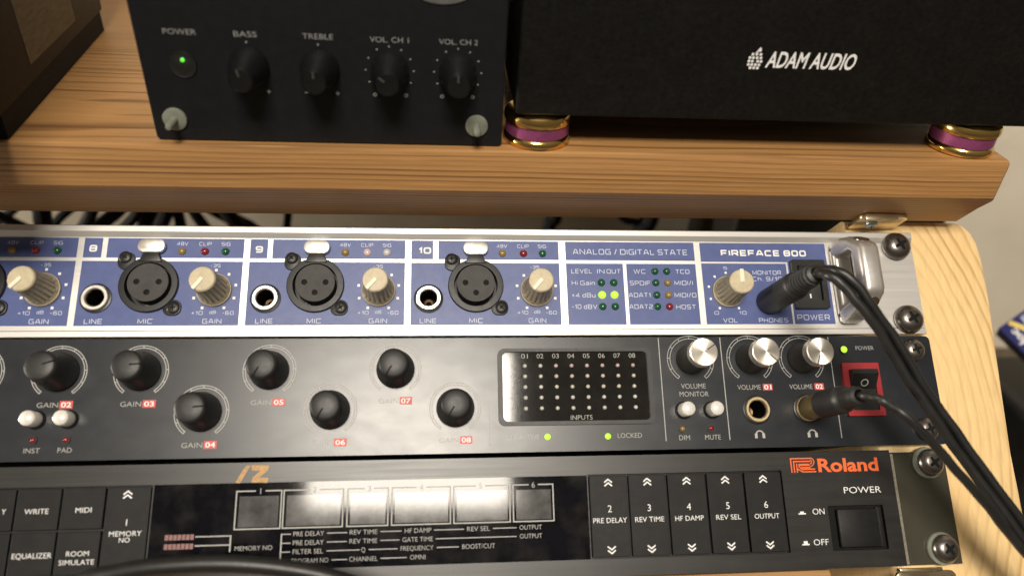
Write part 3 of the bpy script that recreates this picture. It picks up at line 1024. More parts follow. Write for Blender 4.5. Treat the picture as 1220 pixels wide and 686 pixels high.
def black_preamp():
    org = (-241, -88.5, 0)
    r = root('microphone_preamp', 'black rack preamp with black knobs and dark meter window, middle unit of the rack', 'preamp', rk(-241, 88.5), TH)
    jacks = [(-76.2, 74.0), (-55.6, 73.8)]
    b = MB(org)
    b.prism(rr(-482.6, 0.6, -88.5, -45.0, 2.0), -3, 0, [circ(u, -v, 3.7) for u, v in jacks])
    b.fin('faceplate', M['black_panel'], r)
    b = MB(org)
    b.box(-460, -22, -87, -46.5, -220, -14)
    b.fin('chassis', M['black_metal'], r)
    def word(t, x, y, h, w):
        b = MB(org)
        b.text(t, x, y, h, w)
        b.fin('lettering', M['grey_print'], r)
    def patch(x0, x1, y0, y1, n):
        b = MB(org)
        b.rect(x0, x1, y0, y1)
        p = b.fin('red_patch', M['red_print'], r)
        b = MB(org)
        b.text(n, (x0 + x1) / 2, (y0 + y1) / 2, 1.8, (x1 - x0) * .76, z=0.12, bold=0.015)
        b.fin('number', M['white_print'], p)
    knobs = [(-365.4, 57.0, '01'), (-336.9, 57.0, '02'), (-308.3, 57.0, '03'), (-285.6, 72.0, '04'), (-262.4, 57.0, '05'), (-239.5, 71.9, '06'),
             (-215.9, 57.0, '07'), (-193.4, 71.8, '08')]
    for i, (u, v, n) in enumerate(knobs):
        gg = MB(org)
        gauge(gg, u, v, 8.6, 9.8, 0.34, 10)
        gg.text('GAIN', u - 2.4, -v - 11.85, 1.75, 7.3)
        gg.fin('dial_scale', M['grey_print'], r)
        patch(u + 1.7, u + 6.3, -v - 13.2, -v - 10.4, n)
        b = MB(org)
        b.lathe(u, -v, [(7.05, 0.3), (7.15, 1.5), (6.9, 3.5), (6.3, 7.0), (5.8, 11.0), (5.5, 13.3), (5.1, 14.0), (4.4, 14.35), (2.0, 14.6), (0, 14.65)], 48)
        k = b.fin('gain_knob', M['rubber'], r, ang=60)
        ang = math.radians(5 if i in (2, 3) else (20 if i < 2 else 238))
        b = MB(org)
        b.box(0.3, 5.3, -0.28, 0.28, 14.0, 14.62, 0, 1, Matrix.Translation((u, -v, 0)) @ Matrix.Rotation(ang, 4, 'Z'))
        b.fin('pointer', M['hole'], k)
    for u, n in ((-342.4, 'INST'), (-331.3, 'PAD')):
        word(n, u, -84.8, 1.7, 5.4 if n == 'INST' else 4.8)
        push(org, u, 74.0, r)
        led(org, u, 81.2, 1.05, 'led_off_red', r, bez=1.5)
    vol = [(-100.8, 54.0, 33), (-76.6, 54.0, -42), (-55.2, 54.0, 250)]
    for u, v, a in vol:
        gg = MB(org)
        gauge(gg, u, v, 8.2, 9.5, 0.24, 10)
        gg.fin('dial_scale', M['grey_print'], r)
        b = MB(org)
        b.lathe(u, -v, [(5.9, 0.2), (5.9, 2.0), (5.6, 3.0), (5.35, 12.0)], 40)
        k = b.fin('volume_knob', M['grey_insert'], r)
        b = MB(org)
        b.lathe(u, -v, [(5.35, 12), (5.4, 15.6), (5.1, 16.0), (0, 16.02)], 48)
        cp = b.fin('cap', M['spun'], k, ang=25)
        b = MB(org)
        b.box(1.6, 5.2, -0.22, 0.22, 15.6, 16.1, 0, 1, Matrix.Translation((u, -v, 0)) @ Matrix.Rotation(math.radians(a), 4, 'Z'))
        b.fin('pointer', M['grey_insert'], k)
    word('VOLUME', -100.6, -64.5, 1.9, 9.9)
    word('MONITOR', -100.6, -67.6, 1.9, 11.6)
    for u, n in ((-72.6, '01'), (-51.35, '02')):
        word('VOLUME', u - 5.5, -65.2, 1.85, 9.5)
        patch(u + .1, u + 4.0, -66.5, -63.9, n)
    for u, n, m_ in ((-106.2, 'DIM', 'led_off_amber'), (-95.0, 'MUTE', 'led_off_red')):
        push(org, u + .8, 73.8, r)
        led(org, u - .2, 80.8, 1.05, m_, r, bez=1.55)
        word(n, u + .3, -84.2, 1.8, 4.2 if n == 'DIM' else 6.2)
    for u in (-180.5, -113.2, -88.05, -42.9):
        g2 = MB(org)
        g2.rect(u - .18, u + .18, -85.4, -45.2 if u > -120 else -69.5)
        g2.fin('divider_line', M['grey_print'], r)
    for u in (-75.9, -54.6):        # headphone pictograms
        g = MB(org)
        g.arc(u, -83.6, 1.25, 1.75, 0, math.pi, n=16)
        for s_ in (-1, 1):
            g.rect(u + s_ * 1.5 - .55, u + s_ * 1.5 + .55, -84.9, -83.1, 0.085)
        g.fin('headphone_mark', M['grey_print'], r)
    word('USB ACTIVE', -168.1, -83.0, 1.75, 12.4)
    word('LOCKED', -127.2, -83.0, 1.75, 9.4)
    word('POWER', -27.9, -49.8, 1.6, 7.6)
    led(org, -158.8, 83.0, 1.15, 'led_on', r)
    led(org, -135.7, 83.2, 1.15, 'led_on', r)
    led(org, -36.9, 50.4, 1.35, 'led_on', r, bez=1.9)
    # meter window
    b = MB(org)
    b.rrect(-177.2, -117.0, -78.7, -49.4, 2.6, 0.02, 1.1, inner=rr(-175.4, -118.7, -77.3, -50.7, 2.0))
    mw = b.fin('meter_window', M['rubber'], r)
    b = MB(org)
    b.rrect(-175.4, -118.7, -77.3, -50.7, 1.9, 0.02, 0.35)
    b.fin('pane', M['smoke'], mw)
    tx = MB(org)
    for i in range(8):
        tx.text('0%d' % (i + 1), -166.75 + 6.05 * i, -52.3, 1.75, 2.6, z=0.45)
    tx.fin('lettering', M['grey_print'], mw)
    tx = MB(org)
    tx.text('INPUTS', -145.5, -76.0, 1.7, 8.4, z=0.45)
    tx.fin('lettering', M['grey_print'], mw)
    tx = MB(org)
    for j, s_ in enumerate(('0', '-3', '-6', '-18', '-42')):
        tx.text(s_, -171.3, -(56.1 + 4.05 * j), 1.4, None, z=0.45, xs=1.0)
    tx.fin('scale_lettering', M['dim_print'], mw)
    for i in range(8):
        for j in range(5):
            mm_ = 'led_grey'
            if j == 0 and i > 1:
                mm_ = 'led_greyred'
            if j in (1, 2) and i > 1:
                mm_ = 'led_greyamb'
            led(org, -166.7 + 6.07 * i, 56.1 + 4.07 * j, 0.78, mm_, mw, z=0.36)
    # power rocker in a red frame
    b = MB(org)
    b.rrect(-39.4, -24.0, -77.1, -56.1, 0.5, 0.05, 1.6, inner=rr(-37.0, -26.2, -74.9, -58.9, .3))
    sw = b.fin('power_switch', M['red_plastic'], r)
    b = MB(org)
    b.prism([(-74.8, 0.3), (-74.8, 0.8), (-66.5, 1.0), (-60.8, 4.6), (-59.0, 4.2), (-59.0, 0.3)], -36.9, -26.3, mtx=Matrix(((0, 0, 1, 0), (1, 0, 0, 0), (0, 1, 0, 0), (0, 0, 0, 1))))
    b.fin('rocker', M['black_plastic'], sw, ang=10)
    b = MB(org)
    mt = Matrix.Translation((-31.6, -64.2, 2.55)) @ Matrix.Rotation(math.atan2(3.6, 5.7), 4, 'X')
    b.arc(0, 0, 1.15, 1.6, 0, 2 * math.pi, z=0.08)
    b.bm.transform(mt)
    b.fin('marking', M['grey_print'], sw)
    jack(org, -76.2, 74.0, r, 5.0, 3.5, 'jack_gold', 5.6)
    jack(org, -55.6, 73.8, r, 5.0, 3.5, 'jack_gold', 5.6)
    for v in (50.9, 82.6):
        screw_part(r, org, -7.6, v, 4.6, 0.2, r, rot=0.3, hgt=3.2)


def push(org, u, v, parent):
    b = MB(org)
    b.lathe(u, -v, [(3.35, 0.1), (3.3, 1.0), (2.9, 1.4), (2.7, 1.2)], 28)
    k = b.fin('push_button', M['black_plastic'], parent)
    b = MB(org)
    b.lathe(u, -v, [(2.75, 0.3), (2.7, 6.2), (2.35, 6.8), (0, 7.0)], 28)
    b.fin('cap', M['pearl'], k, ang=60)


M['jack_gold'] = mat('pale_gold_ring', (0.80, 0.66, 0.42), 0.3, 0.9, var=0.06)
black_preamp()


# ------------------------------------------------------------------ black reverb unit
def chevron(b, x, v, up, z):
    s_ = 1 if up else -1
    for d in (-.55, .75):
        y = -v + d
        b.line(x - 1.45, y - s_ * .55, x + .08, y + s_ * .65, .5, z)
        b.line(x - .08, y + s_ * .65, x + 1.45, y - s_ * .55, .5, z + .01)


def black_reverb():
    org = (-241, -132.9, 0)
    r = root('reverb_unit', 'black rack reverb unit with flat keys and orange logo, bottom of the rack', 'reverb unit', rk(-241, 132.9), TH)
    b = MB(org)
    WIN = (-299.5, -144.6, -126.9, -97.4)
    rec = rr(-52.5, -30.3, -126.7, -110.6, .4)
    b.prism([(-460, -132.9), (-24.4, -132.9), (-24.4, -90.3), (-460, -90.3)], -2, 0, [rr(-361, -299.9, -126.9, -97.4, .2), rr(*WIN, .2), rr(-144.4, -69.0, -126.9, -97.1, .2), rec])
    b.fin('bezel', M['bezel'], r)
    b = MB(org)
    b.box(-455, -26, -132.2, -91.2, -200, -2.6)
    b.fin('chassis', M['black_metal'], r)
    b = MB(org)
    b.prism([(-24.2, -132.9), (-1.2, -132.9), (-1.2, -91.2), (-24.2, -91.2)], -3.2, -1.2)
    ear = b.fin('rack_ear', M['olive'], r)
    b = MB(org)
    b.prism([(-132.4, -1.2), (-132.4, 0.15), (-91.8, 0.15), (-91.8, -1.2)], -24.3, -23.3, mtx=Matrix(((0, 0, 1, 0), (1, 0, 0, 0), (0, 1, 0, 0), (0, 0, 0, 1))))
    b.fin('ear_edge', M['edge'], ear)  # bright strip, the bend's highlight is put into its colour
    # window
    b = MB(org)
    b.prism(rr(*WIN, .2), -1.4, -0.15)
    win = b.fin('display_window', M['glossy_window'], r)
    bx = [(-271.3, -255.2), (-254.8, -233.5), (-232.4, -217.5), (-216.6, -195.1), (-194.3, -173.4), (-172.6, -157.3)]
    f = MB(org)
    cx = [-262.8, -243.9, -224.5, -205.8, -184.3, -164.8]
    zt = 0.0
    lw = .45
    for (x0, x1), c, n in zip(bx, cx, '123456'):
        f.rect(x0, c - 1.7, -100.45, -100.0, zt)
        f.rect(c + 1.7, x1, -100.45, -100.0, zt)
        f.rect(x0, x1, -113.35, -112.9, zt)
        f.rect(x0, x0 + lw, -112.9, -100.45, zt)
        f.rect(x1 - lw, x1, -112.9, -100.45, zt)
        f.text(n, c, -100.3, 2.0, None, z=zt)
        b = MB(org)
        b.prism(rr(x0 + 1.3, x1 - 1.1, -112.5, -102.0, .2), -.3, -0.08)
        b.fin('display_cell', M['lcd'], win)
    f2 = f
    def words(v, items):
        for it in items:
            if len(it) == 3:
                f2.text(it[0], (it[1] + it[2]) / 2, -v, 1.55, it[2] - it[1], z=zt)
            else:
                f2.rect(it[0], it[1], -v - .16, -v + .16, zt)
    words(115.2, [('PRE DELAY', -250.6, -240), (-238.9, -231.9), ('REV TIME', -231, -221.3), (-220.2, -212.8), ('HF DAMP', -211.6, -202.2), (-201.2, -190.4),
                  ('REV SEL', -189.3, -181.1), (-180, -171.4), ('OUTPUT', -170.3, -162.1)])
    words(118.2, [('PRE DELAY', -250.6, -240), (-238.9, -231.9), ('REV TIME', -231, -221.3), (-220.2, -213.4), ('GATE TIME', -212.4, -201.6), (-200.6, -171.4), ('OUTPUT', -170.3, -162.1)])
    words(121.15, [('FILTER SEL', -250.5, -240.1), (-238.9, -227.4), ('Q', -226.8, -225.4), (-224.2, -214.1), ('FREQUENCY', -213, -201.4), (-200.2, -192.3), ('BOOST/CUT', -191.1, -179.3)])
    words(124.2, [('PROGRAM NO', -250.8, -238.1), (-237, -231.6), ('CHANNEL', -230.9, -221), (-220, -210.8), ('OMNI', -209.6, -204.2)])
    f.rect(-254.9, -254.45, -123.4, -115.0, zt)
    for v in (115.2, 118.2, 121.15):
        f.rect(-254.45, -251.4, -v - .16, -v + .16, zt)
    f.text('MEMORY NO', -264, -119.5, 1.5, 12.8, z=zt)
    for v in (115.2, 118.2):
        f.rect(-284.0, -272.3, -v - .2, -v + .2, zt)
    f.rect(-272.3, -271.8, -120.6, -115.0, zt)
    f.fin('lettering', M['grey_print'], win)
    f = MB(org)
    for v in (115.25, 118.3):
        for k in range(7):
            f.rect(-294.3 + 1.43 * k, -293.1 + 1.43 * k, -v - .9, -v + .9, zt)
    f.fin('faded_strip', M['maroon'], win)
    # flat keys
    def keyrow(x0, x1, y0, y1):
        b = MB(org)
        b.prism(rr(x0 + .35, x1 - .35, y0 + .35, y1 - .35, .3), -1.6, -0.1, bev=.2)
        return b.fin('key', M['key'], r, ang=20)
    zk = -0.02

    def legend(k, items, arrows=()):
        t = MB(org)
        for it in items:
            t.text(it[0], it[1], it[2], it[3], it[4], z=zk, bold=-.004)
        for x, v, up in arrows:
            chevron(t, x, v, up, zk)
        t.fin('legend', M['white_print'], k)
    LEG = {(1, 1): [('WRITE', -337.9, -105.4, 1.7, 7.9)], (2, 1): [('MIDI', -322.4, -105.3, 1.7, 5.3)], (1, 0): [('EQUALIZER', -337.4, -119.9, 1.7, 12.8)],
           (2, 0): [('ROOM', -322.6, -119.6, 1.6, 7.4), ('SIMULATE', -322.6, -122.4, 1.6, 11.5)], (0, 1): [('Y', -348.6, -105.2, 1.7, None)], (0, 0): [('Y', -348.8, -119.9, 1.7, None)]}
    for a, (x0, x1) in enumerate(((-360.2, -345.2), (-345.2, -330.2), (-330.2, -315.5))):
        for c, (y0, y1) in enumerate(((-126.8, -112.0), (-112.0, -97.6))):
            legend(keyrow(x0, x1, y0, y1), LEG[(a, c)])
    legend(keyrow(-315.5, -300.1, -126.8, -97.6), [('1', -307.6, -109.8, 2.2, None), ('MEMORY', -307.6, -113.5, 1.7, 10.8), ('NO', -307.7, -115.6, 1.6, 3.6)], [(-308.2, 100.6, True)])
    for i, (x0, x1, n) in enumerate(((-144.1, -129.2, 'PRE DELAY'), (-129.2, -114.3, 'REV TIME'), (-114.2, -99.0, 'HF DAMP'), (-98.9, -84.2, 'REV SEL'), (-84.1, -69.2, 'OUTPUT'))):
        c = (x0 + x1) / 2
        legend(keyrow(x0, x1, -126.7, -97.3), [('23456'[i], c + .1, -109.5, 2.4, None), (n, c, -113.6, 1.75, (12.6, 11, 10.9, 9.6, 9.6)[i])], [(c, 100.3, True), (c, 124.0, False)])
    t = MB(org)
    t.text('POWER', -37.6, -105.0, 2.3, 15.0)
    t.text('ON', -56.3, -112.5, 2.1, 4.7)
    t.text('OFF', -56.8, -123.5, 2.1, 5.9)
    for v, s_ in ((112.9, 0), (123.9, 1)):
        t.rect(-64.3, -61.4, -v - .5, -v - .05)
        t.rect(-63.6, -62.1, -v - .05, -v + .55 + .4 * s_)
    t.fin('lettering', M['white_print'], r)
    # orange logo: nested ribbon emblem and name
    t = MB(org)
    t.text('Roland', -42.0, -95.45, 4.9, 24.4, bold=0.028)
    L = .5
    X0, X1, Y0, Y1 = -65.1, -55.1, -98.1, -92.6
    t.rect(X0, X0 + L, Y0, Y1)
    t.rect(X0 + 1.1, X0 + 1.1 + L, Y0, Y1 - 1.1)
    t.rect(X0 + 2.2, X0 + 2.2 + L, Y0, Y1 - 2.1)
    t.rect(X0 + L, X1 - 1.0, Y1 - L, Y1)
    t.rect(X0 + 1.1 + L, X1 - 1.9, Y1 - 1.1 - L, Y1 - 1.1)
    t.rect(X0 + 3.6, X1 - 2.6, Y1 - 2.2 - L, Y1 - 2.2)
    for rr0 in (1.0, 1.9):
        t.arc(X1 - 2.2, Y1 - 1.55, rr0 - L + .1, rr0, -math.pi / 2, math.pi / 2 - .4, n=12)
    t.rect(X0 + 3.6, X1 - 2.2, Y1 - 2.55 - L, Y1 - 2.55, .085)
    t.rect(X0 + 3.6, X1 - 2.2, Y1 - 3.45 - L, Y1 - 3.45)
    t.line(X0 + 3.4, Y0 + 1.9, X0 + 3.4, Y1 - 2.2, L)
    t.line(X0 + 3.6, Y0 + 1.8, X0 + 5.0, Y0 + .9, L)
    t.rect(X0 + 4.6, X1, Y0, Y0 + L)
    t.rect(X0 + 5.0, X1 - .3, Y0 + .95, Y0 + .95 + L)
    t.line(X0 + 2.3, Y0 + 1.6, X0 + 4.7, Y0 + .2, L, .09)
    t.fin('logo', M['orange_print'], r)
    # push switch
    b = MB(org)
    b.rrect(-52.5, -30.3, -126.7, -110.6, .4, -2.0, -1.9)
    ps = b.fin('power_button', M['hole'], r)
    b = MB(org)
    b.box(-49.0, -33.2, -125.7, -111.9, -1.9, 0.6, .5)
    b.box(-33.1, -30.8, -125.9, -111.4, -1.9, -0.6, .3)
    b.fin('key_top', M['key'], ps)
    # hand painted stroke marks
    b = MB(org)
    b.prism([(-271.8, -97.2), (-270.2, -97.4), (-266.9, -91.4), (-268.3, -91.3), (-269.6, -93)], 0.06, 0.06)
    b.prism([(-266.6, -91.2), (-260.4, -91.4), (-260.8, -93.2), (-263.6, -95.6), (-260.3, -95.7), (-260.7, -97.5), (-266.3, -97.2), (-266.0, -95.6), (-263.4, -93.3), (-266.4, -93.0)], 0.06, 0.06)
    b.fin('paint_mark', M['ochre'], r)
    for v in (95.4, 127.2):
        screw_part(r, org, -8.6, v, 5.2, -1.1, r, rot=0.6, hgt=3.6, washer=True)


black_reverb()


# ------------------------------------------------------------------ zinc brackets
def bracket(label, x, y, z, rot, w):
    """plate lying on a frame face; local x right, y up the face, z out of it"""
    r = root('angle_bracket', label, 'bracket', (x, y, z), rot, 'zinc brackets on the rack frame')
    b = MB()
    b.prism(rr(-w / 2, w / 2, -6.5, 6.5, 2.6), 0.1, 1.5, bev=.3)
    b.box(-w / 2 + 1.0, w / 2 - 6, 6.2, 7.6, 0.2, 3.0, .3)
    b.fin('plate', M['zinc'], r)
    screw_part(r, (0, 0, 0), -w / 2 + 7.6, 0.2, 2.7, 1.4, r, 'bracket_screw', m='bluezinc', hgt=1.7)


bracket('yellow zinc bracket under the shelf plank behind the silver handle', -15.5, 1.2, 5.2, math.radians(127.7), 21)
p = rk(-15.5, 141.5, -4.2)
bracket('pale zinc bracket under the lowest rack screw', p.x, p.y, p.z, TH, 24)


# ------------------------------------------------------------------ headphone plugs with cords (rack coordinates)
def headphone(name, label, u, v, sleeve, body_len, path, strands, rad):
    org = (u, -v, 0)
    r = root(name, label, 'headphone cable', rk(u, v), TH)
    b = MB(org)
    if sleeve:
        b.lathe(u, -v, [(4.6, 1.9), (4.6, 13.0), (4.3, 13.6)], 32)
        b.fin('sleeve', M['bronze'], r)
        b = MB(org)
        b.lathe(u, -v, [(4.4, 13.2), (5.0, 13.6), (5.0, 27), (4.6, 29), (3.6, 30), (3.5, body_len)], 32)
    else:
        b.lathe(u, -v, [(5.2, 0.3), (5.3, 1.0), (5.3, 24.5), (5.0, 25.5), (4.4, 26), (4.3, 27)], 32)
    b.fin('plug_body', M['rubber'], r)
    b = MB(org)
    if not sleeve:
        prof = [(4.5, 26.5)]
        z = 27.0
        for k in range(6):
            prof += [(4.3 - k * .1, z), (4.3 - k * .1, z + 1.3), (3.7 - k * .1, z + 1.4), (3.7 - k * .1, z + 1.9)]
            z += 2.0
        prof += [(3.4, z), (3.2, z + 1), (2.0, z + 1.4)]
        b.lathe(u, -v, prof, 32)
    else:
        b.lathe(u, -v, [(3.6, body_len - .5), (3.0, body_len + 2), (2.0, body_len + 2.6)], 24)
    b.fin('strain_relief', M['rubber'], r)
    for off in strands:
        b = MB(org)
        n = len(path)
        pts = []
        for i, (pu, pv, pw) in enumerate(path):
            k = min(1, i / 2)
            pts.append((pu + off[0] * k, -(pv + off[1] * k), pw + off[2] * k))
        fine = catmull(pts, 8)
        for q, v_ in enumerate(fine[4:], 4):
            v_.x += .22 * math.sin(q * .55 + off[0] * 2) + .12 * math.sin(q * 1.31 + off[1])
            v_.z += .18 * math.sin(q * .43 + 1 + off[1])
        b.tube(fine, rad, 14, 2)
        b.fin('cord', M['cable'], r)


headphone('headphone_cable', 'black headphone plug with thick twin cord in the blue interface', -66, 30.6, False, 39,
          [(-66, 30.6, 38), (-65.2, 31.2, 44), (-61.5, 34.6, 47.5), (-54, 43.6, 47), (-44, 56.8, 43), (-31, 76, 38), (-17.8, 94, 34), (1.2, 121, 30), (24, 152, 24), (40, 180, 10), (46, 210, -30)],
          [(-1.0, 1.2, 0), (1.4, -1.3, 0.4)], 1.75)
headphone('headphone_cable', 'black headphone plug with bronze sleeve and single cord in the black preamp', -55.6, 73.8, True, 36,
          [(-55.6, 73.8, 35), (-54.6, 74.2, 40), (-51.4, 76.0, 43), (-47.0, 79.2, 44), (-41, 84.2, 44), (-29.8, 95.6, 41), (-15.4, 110.4, 36), (-1, 126, 31), (20, 150, 25), (36, 182, 5), (40, 215, -40)],
          [(0, 0, 0)], 1.6)
o = MB()
o.tube([rk(*p) for p in [(-345, 168, 14), (-330, 145, 24), (-309, 127.3, 30), (-297, 123.9, 31), (-283, 122.3, 32), (-265, 122.2, 32), (-247, 124.2, 31), (-231, 128.0, 30), (-214, 136, 27), (-196, 155, 20), (-186, 190, 5)]], 2.7, 16, 10)
tag(o.fin('loose_cable', M['cable']), 'thick black cable arching in front of the bottom left of the rack', 'cable')


# ------------------------------------------------------------------ small black amplifier on the shelf (local x right, y up, z towards the viewer)
H90 = math.pi / 2


def amplifier():
    FY = -8.2
    org = (-237.5, PZ, 0)
    r = root('headphone_amplifier', 'small black amplifier with four pointer knobs and green power light on the shelf', 'amplifier', (-237.5, FY, PZ), H90)
    b = MB(org)
    b.prism(rr(-298, -177.0, PZ + .3, PZ + 92, 1.6), -3, 0, bev=.5)
    b.fin('front_panel', M['amp_face'], r, ang=20)
    b = MB(org)
    b.box(-297, -178, PZ + 1.2, PZ + 90, -95, -3.0, .8)
    b.fin('case', M['black_metal'], r)
    kn = [(-262.8, 66.2), (-239.7, 66.2), (-216.4, 66.2), (-193.3, 66.2)]
    t = MB(org)
    t.text('POWER', -283.5, 76.9, 1.75, 10.4)
    t.fin('lettering', M['amp_print'], r)
    for i, (x, z) in enumerate(kn):
        t = MB(org)
        t.text(('BASS', 'TREBLE', 'VOL. CH 1', 'VOL. CH 2')[i], x + (0, .2, .2, .1)[i], (76.8, 76.8, 76.5, 76.5)[i], 1.75, (7.3, 9.9, 12.8, 13.0)[i])
        if i < 2:
            t.disc(x, z + 8, .32)
            t.rect(x - 5.9, x - 4.5, z - 8.7, z - 8.3)
            t.rect(x + 4.5, x + 5.9, z - 8.7, z - 8.3)
            t.rect(x + 5.0, x + 5.4, z - 9.2, z - 7.8, .085)
        else:
            for k in range(-4, 5):
                a = math.radians(90 + k * 30)
                t.disc(x + 8.1 * math.cos(a), z + 8.1 * math.sin(a), .3, n=8)
            for q in (-1, 1):
                t.arc(x + q * 5.3, z - 8.6, .35, .7, 0, 2 * math.pi, n=14)
        t.fin('dial_marks', M['amp_print'], r)
    for i, (x, z) in enumerate(kn):
        b = MB(org)
        b.lathe(x, z, [(6.5, 0.2), (6.45, 2.2), (6.1, 4.5), (5.3, 8), (4.5, 11.5), (4.0, 14.0), (3.6, 14.7), (2.9, 14.7), (0, 14.3)], 40)
        k = b.fin('knob', M['knob_black'], r, ang=50)
        a = math.radians((100, 92, 140, 92)[i])
        b = MB(org)
        mt = Matrix.Translation((x, z, 0)) @ Matrix.Rotation(a, 4, 'Z')
        b.box(1.2, 3.6, -.35, .35, 14.3, 14.95, .15, 1, mt)
        b.fin('pointer', M['grey_insert'], k)
    b = MB(org)
    b.lathe(-284.2, 66.2, [(4.4, 0.05), (4.3, .6), (3.6, .3), (2.0, 1.0), (0, 1.3)], 32)
    pb = b.fin('power_button', M['black_plastic'], r, ang=70)
    led(org, -283.9, -67.9, .75, 'led_dot', pb, z=.8, name='power_led')
    for x in (-290.4, -186.3):
        b = MB(org)
        b.lathe(x, 47.2, [(4.0, 0.05), (4.0, .9), (3.4, 1.2), (1.2, 1.2)], 28)
        w = b.fin('thumb_screw', M['washer'], r)
        b = MB(org)
        b.lathe(x, 47.2, [(1.25, 0.4), (1.25, 7.2), (.9, 8.2), (0, 8.5)], 16)
        b.fin('shaft', M['washer'], w)
    b = MB(org)
    b.prism([(-198.6 + 10 * math.cos(k * math.pi / 24), 93.6 + 5 * math.sin(k * math.pi / 24)) for k in range(48)], 0.05, .5, bev=.15)
    b.fin('badge', M['badge'], r)


amplifier()


# ------------------------------------------------------------------ loudspeaker and gold feet
def speaker():
    FY = -10.0
    org = (-71, 52, 0)
    r = root('loudspeaker', 'large black studio loudspeaker with white logo standing on gold feet', 'loudspeaker', (-71, FY, 52), H90)
    b = MB(org)
    b.box(-172.8, 31, 52.0, 300, -170, 0, 1.4, 3)
    b.fin('cabinet', M['speaker_black'], r)
    t = MB(org)
    t.text('ADAM AUDIO', -69.4, 74.7, 5.5, 32.4, shear=0.13, bold=0.020)
    # emblem: a round fruit made of dots with a leaf
    rows = [(1.9, (-1.2, 0.1, 1.4)), (.8, (-1.9, -.75, .45, 1.7)), (-.3, (-2.0, -.9, .9, 2.0)), (-1.4, (-1.9, -.8, .4, 1.6)), (-2.4, (-1.1, 0.1, 1.3))]
    for y, xs in rows:
        for x in xs:
            t.disc(-90.0 + x * 1.1, 74.2 + y * 1.1, .52, .08, 10)
    t.line(-90.2, 76.6, -88.9, 78.6, .6)
    t.disc(-89.0, 77.7, .55, .085, 10)
    t.fin('logo', M['white_print'], r)


speaker()


def gold_foot(x, y, label):
    r = root('speaker_foot', label, 'speaker foot', (x, y, PZ), 0, 'gold speaker feet')
    b = MB()
    b.lathe(0, 0, [(0, 0.02), (11.6, .02), (12.3, .4), (12.6, 1.2), (12.5, 2.4), (12.0, 3.2), (11.4, 3.6)], 64)
    b.fin('base_disc', M['gold'], r, ang=30)
    b = MB()
    b.lathe(0, 0, [(11.7, 3.5), (11.85, 3.7), (11.85, 7.8), (11.7, 8.0)], 64)
    b.fin('band', M['magenta'], r, ang=30)
    b = MB()
    b.lathe(0, 0, [(11.4, 7.9), (12.3, 8.1), (12.6, 8.8), (12.5, 10.6), (12.1, 11.6), (11.0, 12.3), (7, 12.7), (0, 12.7)], 64)
    b.fin('top_disc', M['gold'], r, ang=30)
    return r


gold_foot(-163.2, .8, 'gold foot with magenta band under the speaker next to the amplifier')
gold_foot(6.6, 1.2, 'gold foot with magenta band under the speaker at the right end of the plank')


# ------------------------------------------------------------------ dark carton at the left of the shelf
def left_box():
    H = 9.0
    ang = math.atan2(-17.5, 149)
    r = bpy.data.objects.new('storage_box', None)
    COL.objects.link(r)
    r.location = Vector((-344.5, -15.9, PZ)) * MM
    r.rotation_euler = (0, 0, -ang)
    tag(r, 'dark brown box with a faded paper label at the left end of the shelf', 'box')
    # local: x right (towards viewer's right = 0 at the face), y depth along the face
    b = MB()
    b.box(-150, 0, -42, 140, H, 150, 1.2)
    b.fin('body', M['box_brown'], r)
    b = MB()
    b.box(0.02, .25, 39.5, 98, H + 6.2, H + 62)
    b.fin('paper_label', M['paper'], r)
    b = MB()
    b.box(-148, -1.0, 6, 138, .05, H)
    b.fin('dark_base_fill', M['hole'], r)  # near-black block filling the space between box and shelf


left_box()


# ------------------------------------------------------------------ behind the rack
def cord(label, pts, r_):
    b = MB()
    b.tube(pts, r_, 10, 8)
    tag(b.fin('hanging_cable', M['dim_cable']), label, 'cable', 'black cables hanging behind the rack')


ORD = ['leftmost', 'second', 'third', 'fourth', 'fifth', 'sixth', 'seventh', 'eighth', 'ninth', 'tenth', 'eleventh', 'twelfth', 'thirteenth', 'fourteenth']
TANGLE = [  # x where the cable passes behind the plank's lower edge, x above the top of the rack, radius, depth
    (-481, -460, 3.6, 176), (-468, -488, 3.0, 186), (-452, -455, 5.5, 180), (-434, -452, 3.0, 190), (-420, -431, 4.0, 176), (-404, -423, 4.5, 184),
    (-392, -407, 3.6, 176), (-386, -394, 5.5, 188), (-375, -384, 5.0, 178), (-371, -371, 3.6, 186), (-358, -351, 3.6, 178), (-349, -324, 4.5, 184), (-336, -327, 5.0, 176), (-299, -302, 2.6, 184)]
for k, (xt, xb, rad, y) in enumerate(TANGLE):
    d = xt - xb
    cord('%s black cable%s in the tangle behind the rack under the shelf' % (ORD[k], '' if k == 0 else ' from the left'),
         [(xb - d * 2.2, y - 10, -249), (xb - d * 1.1, y - 6, -190), (xb - d * .35, y - 2, -125), (xb, y, -108), (xt, y, -91), (xt + d * .8, y + 4, -65), (xt + d * 1.2, y + 12, 10)], rad)
cord('broad black strap cable behind the state display', [(-136, 180, -249), (-126, 180, -110), (-121, 180, -88), (-114, 182, 10)], 5)
cord('black cable leaning right behind the state display', [(-90, 182, -249), (-64, 182, -108), (-48, 182, -90), (-14, 184, -50), (10, 190, 10)], 2.6)
cord('black cable leaning left behind the state display', [(-28, 178, -249), (-56, 178, -112), (-78, 178, -90), (-112, 180, -40), (-130, 184, 10)], 2.8)
cord('thick black cable between the two leaning ones', [(-62, 170, -249), (-62, 172, -112), (-56, 174, -88), (-40, 178, 10)], 5)
b = MB((50, 190, -250))
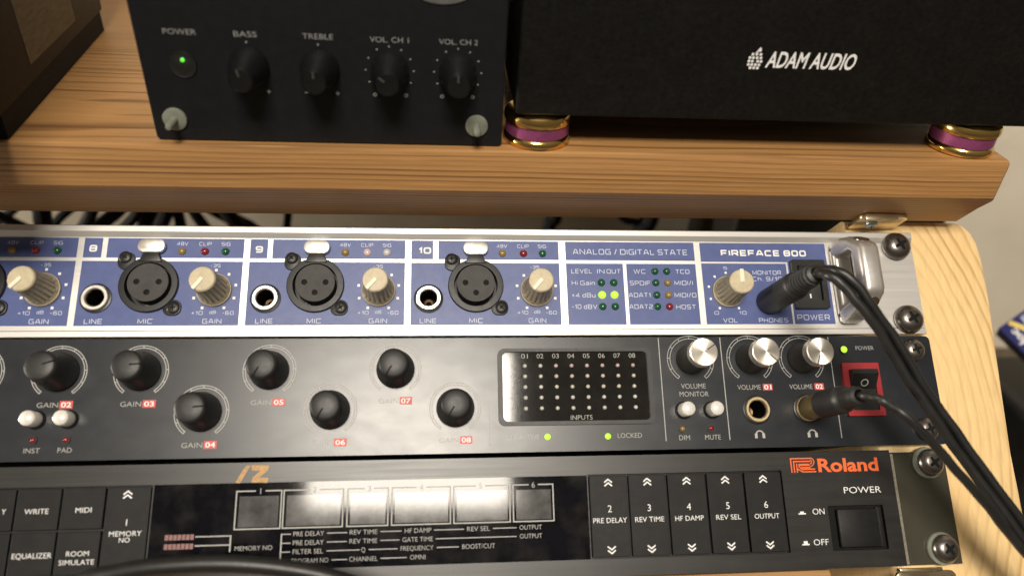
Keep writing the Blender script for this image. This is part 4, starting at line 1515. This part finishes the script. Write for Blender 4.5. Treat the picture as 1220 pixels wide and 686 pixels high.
b.box(-12, 130, 140, 222, -249.8, -50, 3)
o = b.fin('dark_back_block', M['box_brown'])  # plain dark block filling the dark area behind the rack
o.location = Vector((50, 190, -250)) * MM
tag(o, 'dark brown block behind the rack under the shelf', 'case')


# ------------------------------------------------------------------ carton and adapter right of the rack
def carton():
    """carton leaning back against the wall; local x along the lettering, y up the face, z out of it"""
    r = bpy.data.objects.new('bag_carton', None)
    COL.objects.link(r)
    a = Vector(CA['a'])
    r.matrix_world = Matrix(((CA['x'][0], CA['y'][0], CA['z'][0], a.x * MM), (CA['x'][1], CA['y'][1], CA['z'][1], a.y * MM), (CA['x'][2], CA['y'][2], CA['z'][2], a.z * MM), (0, 0, 0, 1)))
    tag(r, 'dark blue food bag carton with white lettering lying right of the pine board', 'carton')
    b = MB()
    b.box(-110, 0, -70, 0, -22, 0, .8)
    b.fin('carton_body', M['carton_blue'], r)
    b = MB()
    b.prism([(-70, -40), (-2, -40), (-2, -13.5), (-8, -12.5), (-70, -18)], .1, .1)
    b.fin('printed_sky', M['carton_sky'], r)
    b = MB()
    b.prism([(-20, -27), (-9, -26), (-1.5, -22), (-3, -15), (-8, -17.5), (-12, -15.5), (-18, -19)], .2, .2)
    b.fin('printed_flame', M['carton_pic'], r)
    b = MB()
    b.prism([(-1.3, -5.6), (-14.5, -11.6), (-13.5, -14.4), (-0.4, -8.4)], .3, .3)
    b.fin('yellow_strip', M['carton_yellow'], r)
    b = MB()
    b.text('Ziploc', -16.5, -4.4, 4.6, 22, z=.4, bold=.03, rot=-.04)
    b.fin('lettering', M['white_print'], r)


CA = dict(a=(149.8, 85.1, -117.1), x=(-0.4477, 0.8327, 0.3259), y=(-0.7081, -0.1076, -0.6978), z=(-0.5460, -0.5432, 0.6378))
carton()
b = MB((215, 90, -250))
b.box(170, 270, 30, 118, -249.8, -165, 5, 3)
o = b.fin('power_adapter', M['black_plastic'])
o.location = Vector((215, 90, -250)) * MM
tag(o, 'black plastic equipment box on the floor in front of the carton', 'equipment box')
o.name = 'equipment_box'
